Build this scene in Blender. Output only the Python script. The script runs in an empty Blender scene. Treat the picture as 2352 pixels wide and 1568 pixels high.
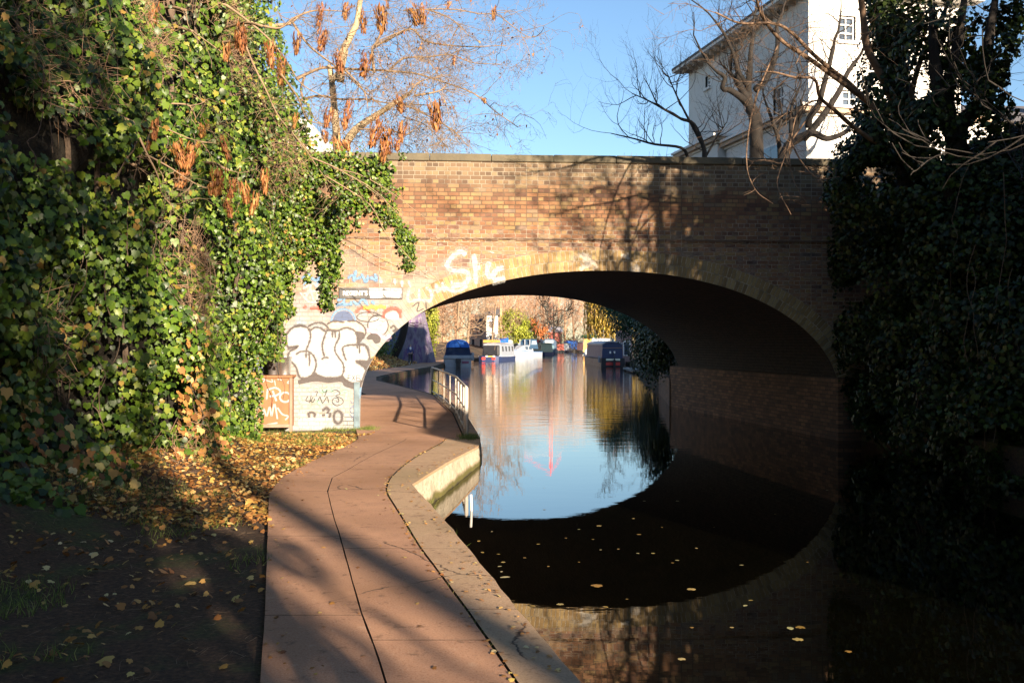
import bpy, math, random
import numpy as np
from mathutils import Vector, noise, Matrix
R = math.radians
SC = bpy.context.scene
COL = SC.collection
F = 2245.0; CX = 1176.0; HY = 789.0; CAMZ = 2.05

# ------------------------------------------------------------------ camera
cam = bpy.data.cameras.new("camera"); camo = bpy.data.objects.new("camera", cam); COL.objects.link(camo)
camo.location = (0, 0, CAMZ); camo.rotation_euler = (R(90), 0, 0)
cam.sensor_width = 36.0; cam.lens = F/2352*36.0; cam.shift_y = 5/2352; cam.clip_end = 4000; cam.clip_start = 0.05
SC.camera = camo

# ------------------------------------------------------------------ helpers
def P(px, py, Y):
    return ((px-CX)/F*Y, Y, CAMZ-(py-HY)/F*Y)
def q5(x, y): return ((2400+x/1.3868)/1.7415, (y/1.3868)/1.7415)          # photo zoom readings to photo px
def q7(x, y): return ((1000+x/1.2738)/1.7415, (1500+y/1.2738)/1.7415)
def q1(x, y): return ((x/1.4257)/1.7415, (y/1.4257)/1.7415)
def qt(x, y): return ((1100+x/2.138)/1.7415, (y/2.138)/1.7415)
def qg(x, y): return ((1000+x/2.8517)/1.7415, (1250+y/2.8517)/1.7415)
def qb(x, y): return ((1200+x/1.47)/1.7415, (400+y/1.47)/1.7415)

def tag(o, label=None, cat=None, group=None, kind=None):
    if label: o["label"] = label
    if cat: o["category"] = cat
    if group: o["group"] = group
    if kind: o["kind"] = kind
    return o
def empty(name, loc, label, cat, group=None, rz=0.0):
    o = bpy.data.objects.new(name, None); COL.objects.link(o)
    o.location = loc; o.rotation_euler = (0, 0, rz); o.empty_display_size = .2
    return tag(o, label, cat, group)

class MB:
    """collects polygons, links them as ONE mesh object"""
    def __init__(s): s.v = []; s.f = []; s.m = []; s.uv = []; s.mi = 0
    def face(s, pts, uv=None):
        b = len(s.v); s.v.extend([tuple(p) for p in pts]); s.f.append(tuple(range(b, b+len(pts)))); s.m.append(s.mi)
        s.uv.append(uv)
    def poly(s, verts, faces, uvs=None):
        b = len(s.v); s.v.extend([tuple(p) for p in verts])
        for i, f in enumerate(faces):
            s.f.append(tuple(b+k for k in f)); s.m.append(s.mi); s.uv.append(uvs[i] if uvs else None)
    def box(s, a, b, rz=0.0, c=None):
        x0, y0, z0 = a; x1, y1, z1 = b
        vs = [(x0,y0,z0),(x1,y0,z0),(x1,y1,z0),(x0,y1,z0),(x0,y0,z1),(x1,y0,z1),(x1,y1,z1),(x0,y1,z1)]
        if rz:
            c = c or ((x0+x1)/2, (y0+y1)/2); cs, sn = math.cos(rz), math.sin(rz)
            vs = [(c[0]+(x-c[0])*cs-(y-c[1])*sn, c[1]+(x-c[0])*sn+(y-c[1])*cs, z) for x, y, z in vs]
        s.poly(vs, [(0,3,2,1),(4,5,6,7),(0,1,5,4),(1,2,6,5),(2,3,7,6),(3,0,4,7)])
    def tube(s, pts, rad, n=6, caps=True):
        pts = [Vector(p) for p in pts]
        if not hasattr(rad, '__len__'): rad = [rad]*len(pts)
        b = len(s.v); u = None
        for i, p in enumerate(pts):
            d = (pts[min(i+1, len(pts)-1)]-pts[max(i-1, 0)])
            if d.length < 1e-9: d = Vector((0, 0, 1))
            d.normalize()
            if u is None: u = d.orthogonal().normalized()
            else:
                u = u-d*u.dot(d)
                u = u.normalized() if u.length > 1e-6 else d.orthogonal().normalized()
            w = d.cross(u)
            for k in range(n):
                a = 2*math.pi*k/n
                q = p+(u*math.cos(a)+w*math.sin(a))*rad[i]
                s.v.append((q.x, q.y, q.z))
        for i in range(len(pts)-1):
            for k in range(n):
                a0 = b+i*n+k; a1 = b+i*n+(k+1) % n
                s.f.append((a0, a1, a1+n, a0+n)); s.m.append(s.mi); s.uv.append(None)
        if caps and n > 3:
            s.f.append(tuple(b+k for k in reversed(range(n)))); s.m.append(s.mi); s.uv.append(None)
            e = b+(len(pts)-1)*n
            s.f.append(tuple(e+k for k in range(n))); s.m.append(s.mi); s.uv.append(None)
    def loft(s, rings, closed=True, cap=True):
        b = len(s.v); n = len(rings[0])
        for r in rings: s.v.extend([tuple(p) for p in r])
        for i in range(len(rings)-1):
            for k in range(n if closed else n-1):
                a0 = b+i*n+k; a1 = b+i*n+(k+1) % n
                s.f.append((a0, a1, a1+n, a0+n)); s.m.append(s.mi); s.uv.append(None)
        if cap:
            s.f.append(tuple(b+k for k in reversed(range(n)))); s.m.append(s.mi); s.uv.append(None)
            e = b+(len(rings)-1)*n
            s.f.append(tuple(e+k for k in range(n))); s.m.append(s.mi); s.uv.append(None)
    def lathe(s, c, prof, n=16):
        rings = [[(c[0]+r*math.cos(2*math.pi*k/n), c[1]+r*math.sin(2*math.pi*k/n), c[2]+z) for k in range(n)] for r, z in prof]
        s.loft(rings)
    def mesh(s, name, mats, smooth=False, bevel=0):
        me = bpy.data.meshes.new(name); me.from_pydata(s.v, [], s.f)
        for m in (mats if isinstance(mats, (list, tuple)) else [mats]): me.materials.append(m)
        me.polygons.foreach_set('material_index', s.m)
        if any(u is not None for u in s.uv):
            l = me.uv_layers.new(name='UVMap'); k = 0; flat = []
            for f, u in zip(s.f, s.uv):
                for j in range(len(f)): flat.extend(u[j] if u is not None else (0, 0))
            l.data.foreach_set('uv', flat)
        if smooth: me.polygons.foreach_set('use_smooth', [True]*len(me.polygons))
        me.update(); return me
    def build(s, name, mats, parent=None, smooth=False, bevel=0, loc=None, rz=0):
        o = bpy.data.objects.new(name, s.mesh(name, mats, smooth)); COL.objects.link(o)
        if parent: o.parent = parent
        if loc: o.location = loc
        if rz: o.rotation_euler = (0, 0, rz)
        if bevel:
            b = o.modifiers.new('bevel', 'BEVEL'); b.width = bevel; b.segments = 2; b.limit_method = 'ANGLE'
        return o

def np_obj(name, V, Fa, mat, parent=None, rnd=None, smooth=False):
    """V (N,3), Fa (M,k) int arrays"""
    me = bpy.data.meshes.new(name); k = Fa.shape[1]
    me.vertices.add(len(V)); me.vertices.foreach_set('co', V.astype(np.float32).ravel())
    me.loops.add(Fa.size); me.loops.foreach_set('vertex_index', Fa.astype(np.int32).ravel())
    me.polygons.add(len(Fa)); me.polygons.foreach_set('loop_start', np.arange(0, Fa.size, k, dtype=np.int32))
    me.polygons.foreach_set('loop_total', np.full(len(Fa), k, dtype=np.int32))
    if smooth: me.polygons.foreach_set('use_smooth', np.ones(len(Fa), dtype=bool))
    me.update(calc_edges=True); me.validate()
    if rnd is not None:
        a = me.attributes.new('rnd', 'FLOAT', 'POINT'); a.data.foreach_set('value', rnd.astype(np.float32))
    me.materials.append(mat)
    o = bpy.data.objects.new(name, me); COL.objects.link(o)
    if parent: o.parent = parent
    return o
def unshift(o):
    """child built in world space: move its vertices into the parent's frame"""
    o.data.transform(Matrix.Translation(-Vector(o.parent.location))); return o

IVY = np.array([(0,-.40,0),(.24,-.5,.0),(.47,-.30,-.06),(.40,-.06,.02),(.43,.14,-.04),(.21,.22,.04),(0,.56,-.10),(-.21,.22,.04),(-.43,.14,-.04),(-.40,-.06,.02),(-.47,-.30,-.06),(-.24,-.5,0)])
OVAL = np.array([(0,-.5,.0),(.22,-.25,.06),(.27,.05,.06),(.14,.35,.0),(0,.55,-.1),(-.14,.35,0),(-.27,.05,.06),(-.22,-.25,.06)])
KEY = np.array([(0,-.5,0),(.09,-.2,.03),(.1,.2,.02),(0,.5,0),(-.1,.2,.02),(-.09,-.2,.03)])
def leaf_arrays(C, N, S, shape, rs, down=True, spin=.6):
    """one leaf polygon fan at each centre"""
    n = len(C); K = len(shape)
    N = N/np.linalg.norm(N, axis=1, keepdims=True)
    if down: up = np.tile(np.array([[0, 0, -1.]]), (n, 1))+rs.normal(0, spin*.6, (n, 3))
    else: up = rs.normal(0, 1, (n, 3))
    up = up-N*np.sum(up*N, axis=1, keepdims=True); up /= np.linalg.norm(up, axis=1, keepdims=True)+1e-9
    side = np.cross(up, N)
    sh = np.vstack([[(0, 0, .06)], shape]); curl = rs.uniform(.3, 1.6, n)
    V = (C[:, None, :]+side[:, None, :]*(sh[None, :, 0:1]*S[:, None, None])+up[:, None, :]*(sh[None, :, 1:2]*S[:, None, None])
         + N[:, None, :]*(sh[None, :, 2:3]*(S*curl)[:, None, None]))
    base = (np.arange(n)*(K+1))[:, None]
    tri = np.array([(0, 1+i, 1+(i+1) % K) for i in range(K)])
    Fa = (base[:, :, None]+tri[None]).reshape(-1, 3)
    return V.reshape(-1, 3), Fa, np.repeat(rs.uniform(0, 1, n), K+1)
def join_np(parts):
    V = []; Fa = []; Rn = []; b = 0
    for v, f, r in parts: V.append(v); Fa.append(f+b); Rn.append(r); b += len(v)
    return np.vstack(V), np.vstack(Fa), np.concatenate(Rn)
def twig_arrays(C, D, L, W, rs):
    """thin three-sided spikes starting at C along D"""
    n = len(C); D = D/np.linalg.norm(D, axis=1, keepdims=True)
    a = np.cross(D, rs.normal(0, 1, (n, 3))); a /= np.linalg.norm(a, axis=1, keepdims=True)
    b = np.cross(D, a); bend = rs.normal(0, .12, (n, 3))*L[:, None]
    V = np.zeros((n, 7, 3))
    for k in range(3):
        o = a*math.cos(k*2.094)+b*math.sin(k*2.094)
        V[:, k] = C+o*W[:, None]
        V[:, 3+k] = C+D*(L*.5)[:, None]+bend+o*(W*.7)[:, None]
    V[:, 6] = C+D*L[:, None]
    t = np.array([(0,1,4),(0,4,3),(1,2,5),(1,5,4),(2,0,3),(2,3,5),(3,4,6),(4,5,6),(5,3,6)])
    Fa = ((np.arange(n)*7)[:, None, None]+t[None]).reshape(-1, 3)
    return V.reshape(-1, 3), Fa, np.repeat(rs.uniform(0, 1, n), 7)
def mb_np(mb):
    """triangulate an MB of tubes to arrays so it can be merged with twigs"""
    T = []
    for f in mb.f:
        for i in range(1, len(f)-1): T.append((f[0], f[i], f[i+1]))
    return np.array(mb.v, dtype=float), np.array(T, dtype=int), np.full(len(mb.v), .5)
def smooth_path(pts, k=5):
    """Catmull-Rom through pts"""
    pts = [Vector(p) for p in pts]
    if len(pts) < 3: return pts
    ext = [pts[0]*2-pts[1]]+pts+[pts[-1]*2-pts[-2]]; out = []
    for i in range(1, len(ext)-2):
        a, b, c, d = ext[i-1], ext[i], ext[i+1], ext[i+2]
        for j in range(k):
            t = j/k
            out.append(.5*((2*b)+(c-a)*t+(2*a-5*b+4*c-d)*t*t+(3*b-a-3*c+d)*t**3))
    out.append(pts[-1]); return out

# ------------------------------------------------------------------ materials
class NT:
    def __init__(s, name):
        s.mat = bpy.data.materials.new(name); s.mat.use_nodes = True; s.t = s.mat.node_tree; s.n = s.t.nodes; s.n.clear()
        s.out = s.n.new('ShaderNodeOutputMaterial'); s.b = s.n.new('ShaderNodeBsdfPrincipled')
        s.t.links.new(s.b.outputs[0], s.out.inputs[0])
    def new(s, ty, **kw):
        n = s.n.new(ty)
        for k, v in kw.items(): setattr(n, k, v)
        return n
    def link(s, a, b): s.t.links.new(a, b)
    def val(s, inp, x):
        if isinstance(x, (int, float)): inp.default_value = x
        elif isinstance(x, (tuple, list)):
            inp.default_value = tuple(x)+(1,) if len(x) == 3 and len(inp.default_value) == 4 else tuple(x)
        else: s.link(x, inp)
    def math(s, op, a, b=0.0, clamp=False):
        n = s.new('ShaderNodeMath', operation=op, use_clamp=clamp); s.val(n.inputs[0], a); s.val(n.inputs[1], b); return n.outputs[0]
    def mix(s, f, a, b, mode='MIX'):
        n = s.new('ShaderNodeMix', data_type='RGBA', blend_type=mode); s.val(n.inputs[0], f); s.val(n.inputs[6], a); s.val(n.inputs[7], b); return n.outputs[2]
    def coord(s, which='Object', scale=(1, 1, 1)):
        c = s.new('ShaderNodeTexCoord').outputs[which]
        m = s.new('ShaderNodeMapping'); m.inputs['Scale'].default_value = scale; s.link(c, m.inputs[0]); return m.outputs[0]
    def pos(s, scale=(1, 1, 1)):
        c = s.new('ShaderNodeNewGeometry').outputs['Position']
        m = s.new('ShaderNodeMapping'); m.inputs['Scale'].default_value = scale; s.link(c, m.inputs[0]); return m.outputs[0]
    def noise(s, vec, scale, detail=4, rough=.6, out=0):
        n = s.new('ShaderNodeTexNoise'); s.link(vec, n.inputs['Vector']); n.inputs['Scale'].default_value = scale
        n.inputs['Detail'].default_value = detail; n.inputs['Roughness'].default_value = rough; return n.outputs[out]
    def ramp(s, f, stops):
        n = s.new('ShaderNodeValToRGB'); s.link(f, n.inputs[0]); e = n.color_ramp.elements
        while len(e) < len(stops): e.new(.5)
        for i, (p, c) in enumerate(stops): e[i].position = p; e[i].color = tuple(c)+(1,) if len(c) == 3 else c
        return n.outputs[0]
    def rng(s, x, a, b, c=0.0, d=1.0, smooth=True):
        n = s.new('ShaderNodeMapRange'); n.interpolation_type = 'SMOOTHSTEP' if smooth else 'LINEAR'
        s.val(n.inputs[0], x); n.inputs[1].default_value = a; n.inputs[2].default_value = b; n.inputs[3].default_value = c; n.inputs[4].default_value = d
        return n.outputs[0]
    def bump(s, h, strength=.5, dist=.02):
        n = s.new('ShaderNodeBump'); s.link(h, n.inputs['Height']); n.inputs['Strength'].default_value = strength; n.inputs['Distance'].default_value = dist
        s.link(n.outputs[0], s.b.inputs['Normal']); return n
    def base(s, c): s.val(s.b.inputs['Base Color'], c)
    def rough(s, r): s.val(s.b.inputs['Roughness'], r)

def simple(name, c, rough=.6, var=.35, scale=6, metal=0, bump=.3, bd=.01, spec=None):
    m = NT(name); v = m.coord('Object'); nz = m.noise(v, scale, 5)
    dark = tuple(x*(1-var) for x in c); lite = tuple(min(1, x*(1+var)) for x in c)
    m.base(m.ramp(nz, [(.25, dark), (.75, lite)])); m.rough(m.rng(nz, .2, .8, rough-.08, min(1, rough+.1)))
    m.b.inputs['Metallic'].default_value = metal
    if bump: m.bump(m.noise(v, scale*6, 3), bump, bd)
    if spec is not None: m.b.inputs['Specular IOR Level'].default_value = spec
    return m.mat
def leafmat(name, stops, rough=.4, trans=.15, patch=None):
    m = NT(name); a = m.new('ShaderNodeAttribute', attribute_name='rnd').outputs['Fac']
    a = m.math('ADD', a, m.math('MULTIPLY', m.math('SUBTRACT', m.noise(m.pos(), .9, 3), .5), .5), True)
    c = m.ramp(a, stops); nz = m.noise(m.pos(), 1.3, 3)
    c = m.mix(m.rng(nz, .35, .7), c, m.mix(1.0, c, (.72, .85, .6), 'MULTIPLY'))
    m.base(c); m.rough(rough); m.b.inputs['Specular IOR Level'].default_value = .32
    if trans:
        t = m.new('ShaderNodeBsdfTranslucent'); m.link(c, t.inputs[0]); mx = m.new('ShaderNodeMixShader'); mx.inputs[0].default_value = trans
        m.link(m.b.outputs[0], mx.inputs[1]); m.link(t.outputs[0], mx.inputs[2]); m.link(mx.outputs[0], m.out.inputs[0])
    return m.mat

M = {}
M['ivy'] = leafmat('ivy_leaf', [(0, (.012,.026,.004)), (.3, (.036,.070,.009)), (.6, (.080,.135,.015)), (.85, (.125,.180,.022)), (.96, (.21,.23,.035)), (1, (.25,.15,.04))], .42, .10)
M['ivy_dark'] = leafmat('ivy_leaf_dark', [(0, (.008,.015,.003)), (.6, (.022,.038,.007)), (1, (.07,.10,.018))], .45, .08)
M['shade_leaf'] = leafmat('evergreen_leaf', [(0, (.02,.04,.01)), (1, (.05,.08,.02))], .5, .05)
M['litter'] = leafmat('fallen_leaf', [(0, (.14,.055,.02)), (.35, (.36,.155,.05)), (.7, (.56,.29,.09)), (.9, (.66,.45,.17)), (1, (.66,.52,.28))], .6, .1)
M['floatleaf'] = leafmat('floating_leaf', [(0, (.30,.16,.03)), (.5, (.38,.25,.06)), (1, (.45,.38,.2))], .5, 0)
M['key'] = leafmat('seed_key', [(0, (.07,.022,.010)), (.45, (.24,.085,.03)), (.8, (.40,.18,.065)), (1, (.52,.28,.12))], .6, .15)
M['grass'] = leafmat('grass_blade', [(0, (.09,.13,.025)), (.7, (.22,.27,.06)), (1, (.42,.38,.14))], .5, .2)
M['willow'] = leafmat('willow_leaf', [(0, (.13,.08,.012)), (.6, (.34,.22,.03)), (1, (.5,.36,.08))], .5, .2)
M['yellowgreen'] = leafmat('shrub_leaf', [(0, (.14,.17,.02)), (1, (.42,.42,.06))], .5, .2)
M['bluegreen'] = leafmat('conifer_leaf', [(0, (.01,.04,.025)), (1, (.04,.10,.05))], .6, .05)
M['twig'] = simple('twig_bark', (.30,.19,.115), .8, .3, 3, bump=0)
M['twig_far'] = simple('far_twig_bark', (.50,.30,.185), .9, .35, .15, bump=0)
M['twig_pale'] = simple('pale_twig_bark', (.23,.16,.10), .8, .3, 3, bump=0)
M['bark'] = simple('tree_bark', (.10,.07,.048), .9, .5, 7, bump=.8, bd=.02)
M['bark_dark'] = simple('dark_tree_bark', (.017,.013,.010), .9, .4, 7, bump=.6, bd=.02)
M['limb'] = simple('limb_bark', (.15,.095,.06), .85, .4, 5, bump=.4)
M['soil_gap_shade'] = simple('bank_soil_gap_shade', (.016,.013,.008), 1, .4, 3, bump=.8, bd=.05)  # bank earth taken to near black, standing for shade between leaves

# ------------------------------------------------------------------ light
SUN_AZ = math.atan(.50)      # light travels towards -x,+y
EL = R(13.0)
w = bpy.data.worlds.new("World"); SC.world = w; w.use_nodes = True
nt = w.node_tree; nt.nodes.clear()
sky = nt.nodes.new('ShaderNodeTexSky'); sky.sky_type = 'NISHITA'; sky.sun_disc = False
sky.sun_elevation = R(17)+0*EL; sky.altitude = 50; sky.air_density = 1.0; sky.dust_density = .45; sky.ozone_density = 2.9
# direction TO the sun is (sin a, -cos a); blender: rotation measured from +Y clockwise
sx, sy = math.sin(SUN_AZ), -math.cos(SUN_AZ)
sky.sun_elevation = EL; sky.sun_rotation = math.atan2(sx, sy)
bg = nt.nodes.new('ShaderNodeBackground'); bg.inputs[1].default_value = .066
wo = nt.nodes.new('ShaderNodeOutputWorld'); nt.links.new(sky.outputs[0], bg.inputs[0]); nt.links.new(bg.outputs[0], wo.inputs[0])
sl = bpy.data.lights.new('sun', 'SUN'); sl.energy = 5.0; sl.angle = R(.5); sl.color = (1, .81, .60)
so = bpy.data.objects.new('sun', sl); COL.objects.link(so)
d = Vector((-sx*math.cos(EL), -sy*math.cos(EL), -math.sin(EL)))
so.rotation_euler = d.to_track_quat('-Z', 'Y').to_euler(); so.location = (20, -30, 20)
SC.view_settings.view_transform = 'Standard'; SC.view_settings.look = 'None'; SC.view_settings.gamma = 1; SC.view_settings.exposure = 1.8
SC.view_settings.use_curve_mapping = False
SC.cycles.max_bounces = 6; SC.cycles.diffuse_bounces = 3; SC.cycles.glossy_bounces = 4; SC.cycles.transmission_bounces = 3
SC.cycles.caustics_reflective = False; SC.cycles.caustics_refractive = False

# ------------------------------------------------------------------ plan of the canal
LS = [(3.2,-45),(2.0,-10),(1.37,0),(.84,2.5),(.295,4.93),(-.046,6.44),(-.53,8.7),(-1.18,11.5),(-.95,13.4),(-.565,16.6),(-.60,18.4),(-.75,20.1),(-1.2,25),(-2.45,34),(-3.6,38),(-5,43),(-6.2,47),(-6.9,52),(-6.9,60),(-5.9,77),(-5.9,95),(-4.5,115),(-1.5,140),(0,155),(3,180),(6,205),(12,235),(15,262)]
RS = [(7.4,-45),(7.4,0),(7.4,20),(7.3,21.2),(5.75,31.8),(6.45,41),(7.8,60),(10.2,80),(11,100),(13,130),(16,170),(20,200),(22,235),(22,262)]
def interp(T, y):
    if y <= T[0][1]: return T[0][0]
    for (x0, y0), (x1, y1) in zip(T, T[1:]):
        if y <= y1: return x0+(x1-x0)*(y-y0)/(y1-y0)
    return T[-1][0]
def ls(y): return interp(LS, y)
def rs_(y): return interp(RS, y)
def sst(a, b, x):
    t = min(1, max(0, (x-a)/(b-a))); return t*t*(3-2*t)
def zpath(y): return .40-.12*sst(12.5, 19, y)
def G(px, py):
    """photo px to the towpath surface"""
    y = 10.0
    for _ in range(30): y = (CAMZ-zpath(y))*F/(py-HY)
    return ((px-CX)/F*y, y)

# path edge tables X(Y)
def table(fn, pts): return sorted([G(*fn(*p)) for p in pts], key=lambda t: t[1])
TG = table(q7, [(1320,1510),(1240,1390),(1100,1190),(980,1030),(860,870),(770,720),(700,610),(690,580),(705,530),(760,475),(850,410),(980,340)])
TC = table(q7, [(675,1510),(640,1400),(575,1230),(530,1080),(455,810),(420,700),(395,590),(420,520),(500,480),(640,400),(790,330),(830,270)])
TL = table(q7, [(50,1510),(70,1240),(80,1000),(95,600),(160,520),(330,430),(520,345),(590,290)])
def extend(T, y0):
    (xa, ya), (xb, yb) = T[0], T[1]; s = (xb-xa)/(yb-ya)
    return [(xa-s*(ya-y0), y0)]+T
TG = extend(TG, 1.0); TC = extend(TC, 1.0); TL = extend(TL, 1.0)
YE = 18.2
# ================================================================== GROUND, PATH, CANAL
def zg_left(x, y):
    off = ls(y)-x; z = zpath(y)-.035
    if y < 20.5:
        z += .55*sst(-3.3, -5.2, -abs(x)) if False else .45*sst(3.4, 5.0, -x)*sst(-8, 4, y)*(1-sst(14.5, 17.5, y))
        z += 2.6*sst(5.0, 8.0, -x)
    elif y > 32:
        z += .9*sst(3.0, 6.5, off)*sst(36, 50, y)+1.2*sst(7, 14, off)
    else: z += 0
    if off > 2.0: z += .05*noise.noise(Vector((x*1.2, y*1.2, 0)))
    return z
def zg_right(x, y):
    off = x-rs_(y); z = .45 if off < .01 else .5+.9*sst(0, 2.5, off)
    if y < 21: z += 1.6*sst(2, 6, off)
    if y > 56: z = .35+.5*sst(0, 3, off)
    return z
ys = [-60, -50, -40, -30, -22, -16, -11, -7, -4, -2]+[i*.6 for i in range(0, 62)]+[38+i*2.5 for i in range(0, 20)]+[90+i*6 for i in range(29)]
ys = [y for y in ys if y <= 262]
offs = [0, .12, .5, .9, 1.3, 1.7, 2.1, 2.5, 2.9, 3.4, 3.9, 4.5, 5.2, 6, 7, 8.5, 11, 15, 22, 40, 90, 300, 1800]
gm = MB()
def grid(rows):
    b = len(gm.v); n = len(rows[0])
    for r in rows: gm.v.extend(r)
    for i in range(len(rows)-1):
        for k in range(n-1):
            a = b+i*n+k; gm.f.append((a, a+1, a+n+1, a+n)); gm.m.append(0); gm.uv.append(None)
L_rows = []; R_rows = []
for y in ys:
    x0 = ls(y); L_rows.append([(x0-.06-o, y, zg_left(x0-o, y)) for o in reversed(offs)]+[(x0-.06, y, -1.6)])
    x1 = rs_(y)+.05; R_rows.append([(x1, y, -1.6)]+[(x1+o, y, zg_right(x1+o, y)) for o in offs])
grid(L_rows); grid(R_rows)
far = []
for y in (262.01, 300, 420, 800, 3000):
    far.append([(x, y, .3) for x in (-2600, -300, -60, -10, 15, 22, 60, 300, 2600)])
grid(far); gm.face([(15-.06, 262, -1.6), (22.05, 262, -1.6), (22.05, 262.01, .3), (15-.06, 262.01, .3)])
g = NT('ground_soil'); v = g.pos()
n1 = g.noise(v, 1.6, 6); n2 = g.noise(v, 30, 4); n3 = g.noise(v, .35, 3)
c = g.ramp(n2, [(.25, (.022,.012,.006)), (.5, (.065,.034,.017)), (.75, (.16,.085,.042))])
c = g.mix(g.rng(n1, .5, .66), c, g.ramp(n2, [(.3, (.025,.03,.006)), (.7, (.09,.10,.025))]))
g.base(c); g.rough(.95); g.bump(g.noise(v, 45, 5), .9, .03)
tag(gm.build('ground', g.mat, smooth=True), kind='structure')

wm = MB(); wm.face([(-60, -60, 0), (60, -60, 0), (60, 263, 0), (-60, 263, 0)])
g = NT('canal_water'); v = g.pos((.55, 1.6, 1)); v2 = g.pos((1, 2.4, 1))
g.base(g.ramp(g.noise(g.pos(), 1.5, 3), [(.3, (.0012,.0013,.0007)), (.7, (.0026,.0024,.0012))])); g.rough(.012)
g.b.inputs['IOR'].default_value = 2.25
y_ = g.new('ShaderNodeSeparateXYZ'); g.link(g.pos(), y_.inputs[0])
amp = g.math('ADD', g.rng(y_.outputs[1], 15, 30, .05, .55), g.rng(y_.outputs[1], 35, 90, 0, .6))
hh = g.math('MULTIPLY', g.math('ADD', g.noise(v, 1.1, 2), g.math('MULTIPLY', g.noise(v2, 5, 2), .16)), amp)
g.bump(hh, .13, .12)
tag(wm.build('water', g.mat), kind='structure')

# ---- towpath slabs
def path_mat(name, stops, stain):
    g = NT(name); v = g.pos()
    n1 = g.noise(v, 2.2, 7, .72); n2 = g.noise(v, 75, 3, .8); n3 = g.noise(v, .55, 5)
    c = g.ramp(n1, stops); c = g.mix(g.rng(n2, .4, .75, 0, .5), c, (.42,.32,.25)); c = g.mix(g.rng(n2, .55, .25, 0, .55), c, (.09,.055,.04))
    c = g.mix(g.rng(n3, .45, .7, 0, .8), c, stain)
    vo = g.new('ShaderNodeTexVoronoi', feature='DISTANCE_TO_EDGE'); vo.inputs['Scale'].default_value = .55
    wv = g.new('ShaderNodeMix', data_type='VECTOR'); wv.inputs[0].default_value = .22; g.link(v, wv.inputs[4]); g.link(g.noise(v, 1.8, 5, out=1), wv.inputs[5]); g.link(wv.outputs[1], vo.inputs['Vector'])
    crack = g.rng(vo.outputs[0], .0, .006, 1, 0)
    c = g.mix(g.math('MULTIPLY', crack, g.rng(g.noise(v, .9, 2), .5, .6)), c, (.05,.03,.02))
    pt = g.noise(v, 9, 5, .7); c = g.mix(g.rng(pt, .56, .70, 0, .6), c, (.10,.055,.03)); c = g.mix(g.rng(pt, .40, .28, 0, .4), c, (.55,.38,.25))
    g.base(c); g.rough(.88); g.bump(g.math('ADD', n2, g.math('MULTIPLY', n1, .5)), .4, .006); return g.mat
M['path'] = path_mat('towpath_tarmac', [(.3, (.33,.16,.088)), (.7, (.56,.295,.165))], (.24,.12,.06))
M['coping'] = path_mat('coping_stone', [(.3, (.38,.24,.135)), (.7, (.55,.37,.22))], (.26,.19,.10))
pm = MB()
rj = random.Random(4)
def slab(fl, fr, y0, y1, gap=.008, top=0.0, mb=None, cg=.005):
    mb = mb or pm; n = max(2, int((y1-y0)/.3)+1); g_ = gap
    Ls = []; Rs = []
    for i in range(n+1):
        y = y0+cg+(y1-y0-2*cg)*i/n
        Ls.append((fl(y)+g_+rj.uniform(0, .004), y, zpath(y)+top)); Rs.append((fr(y)-g_-rj.uniform(0, .004), y, zpath(y)+top))
    for i in range(n): mb.face([Ls[i], Rs[i], Rs[i+1], Ls[i+1]])
    ring = Ls+Rs[::-1]
    for i in range(len(ring)):
        a = ring[i]; b = ring[(i+1) % len(ring)]
        mb.mi = 0 if n < i < 2*n+1 and mb is not pm else 1
        mb.face([a, b, (b[0], b[1], b[2]-.034), (a[0], a[1], a[2]-.034)]); mb.mi = 0
fL = lambda y: interp(TL, y); fC = lambda y: interp(TC, y); fG = lambda y: interp(TG, y); fE = lambda y: ls(y)
for a, b in ((1.2, 3.3), (3.3, 5.95), (5.95, 8.4), (8.4, 10.95), (10.95, 12.3), (12.3, 15), (15, YE)): slab(fL, fC, a, b, .003)
for a, b in ((1.2, 2.9), (2.9, 5.45), (5.45, 7.9), (7.9, 11.2), (11.2, 12.9), (12.9, 16), (16, YE)): slab(fC, fG, a, b, .003)
tun = lambda y: -3.24-.153*(y-20.3) if y < 34.6 else ls(y)-2.3
def tunl(y): return tun(y) if y > 20 else fL(YE)+(tun(20)-fL(YE))*(y-YE)/(20-YE)
for a, b in ((YE, 21), (21, 24), (24, 27.5), (27.5, 31), (31, 34)): slab(tunl, lambda y: ls(y)-.32, a, b, .006)
for i in range(22):
    y0 = 34+i*4; slab(lambda y: ls(y)-2.6, lambda y: ls(y)-.32, y0, y0+4, .003)
M['joint'] = simple('joint_dirt', (.035,.024,.016), 1, .4, 9)
tag(pm.build('towpath', [M['path'], M['joint']]), kind='structure')

cw = empty('canal_wall', (0, 0, 0), 'pale stone canal edge wall with moss along its waterline beside the towpath', 'wall')
cp = MB()
for a, b in ((1.2, 3.0), (3.0, 4.6), (4.6, 6.1), (6.1, 7.9), (7.9, 9.8), (9.8, 11.5), (11.5, 13.4), (13.4, 15.6), (15.6, YE)):
    slab(lambda y: fG(y)+.010, lambda y: fE(y)+.012+.018*noise.noise(Vector((y*5, 0, 0))), a, b, .004, -.004, cp)
for i in range(10): slab(lambda y: ls(y)-.30, lambda y: ls(y)+.01, YE+i*1.6, YE+(i+1)*1.6, .004, -.004, cp)
cp.build('coping', [M['coping'], M['joint']], cw)
g = NT('canal_wall_stone'); v = g.pos(); s_ = g.new('ShaderNodeSeparateXYZ'); g.link(v, s_.inputs[0])
n1 = g.noise(v, 3, 5); n2 = g.noise(v, 22, 5)
c = g.ramp(n1, [(.3, (.34,.29,.21)), (.55, (.48,.42,.32)), (.75, (.40,.34,.23))])
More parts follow.
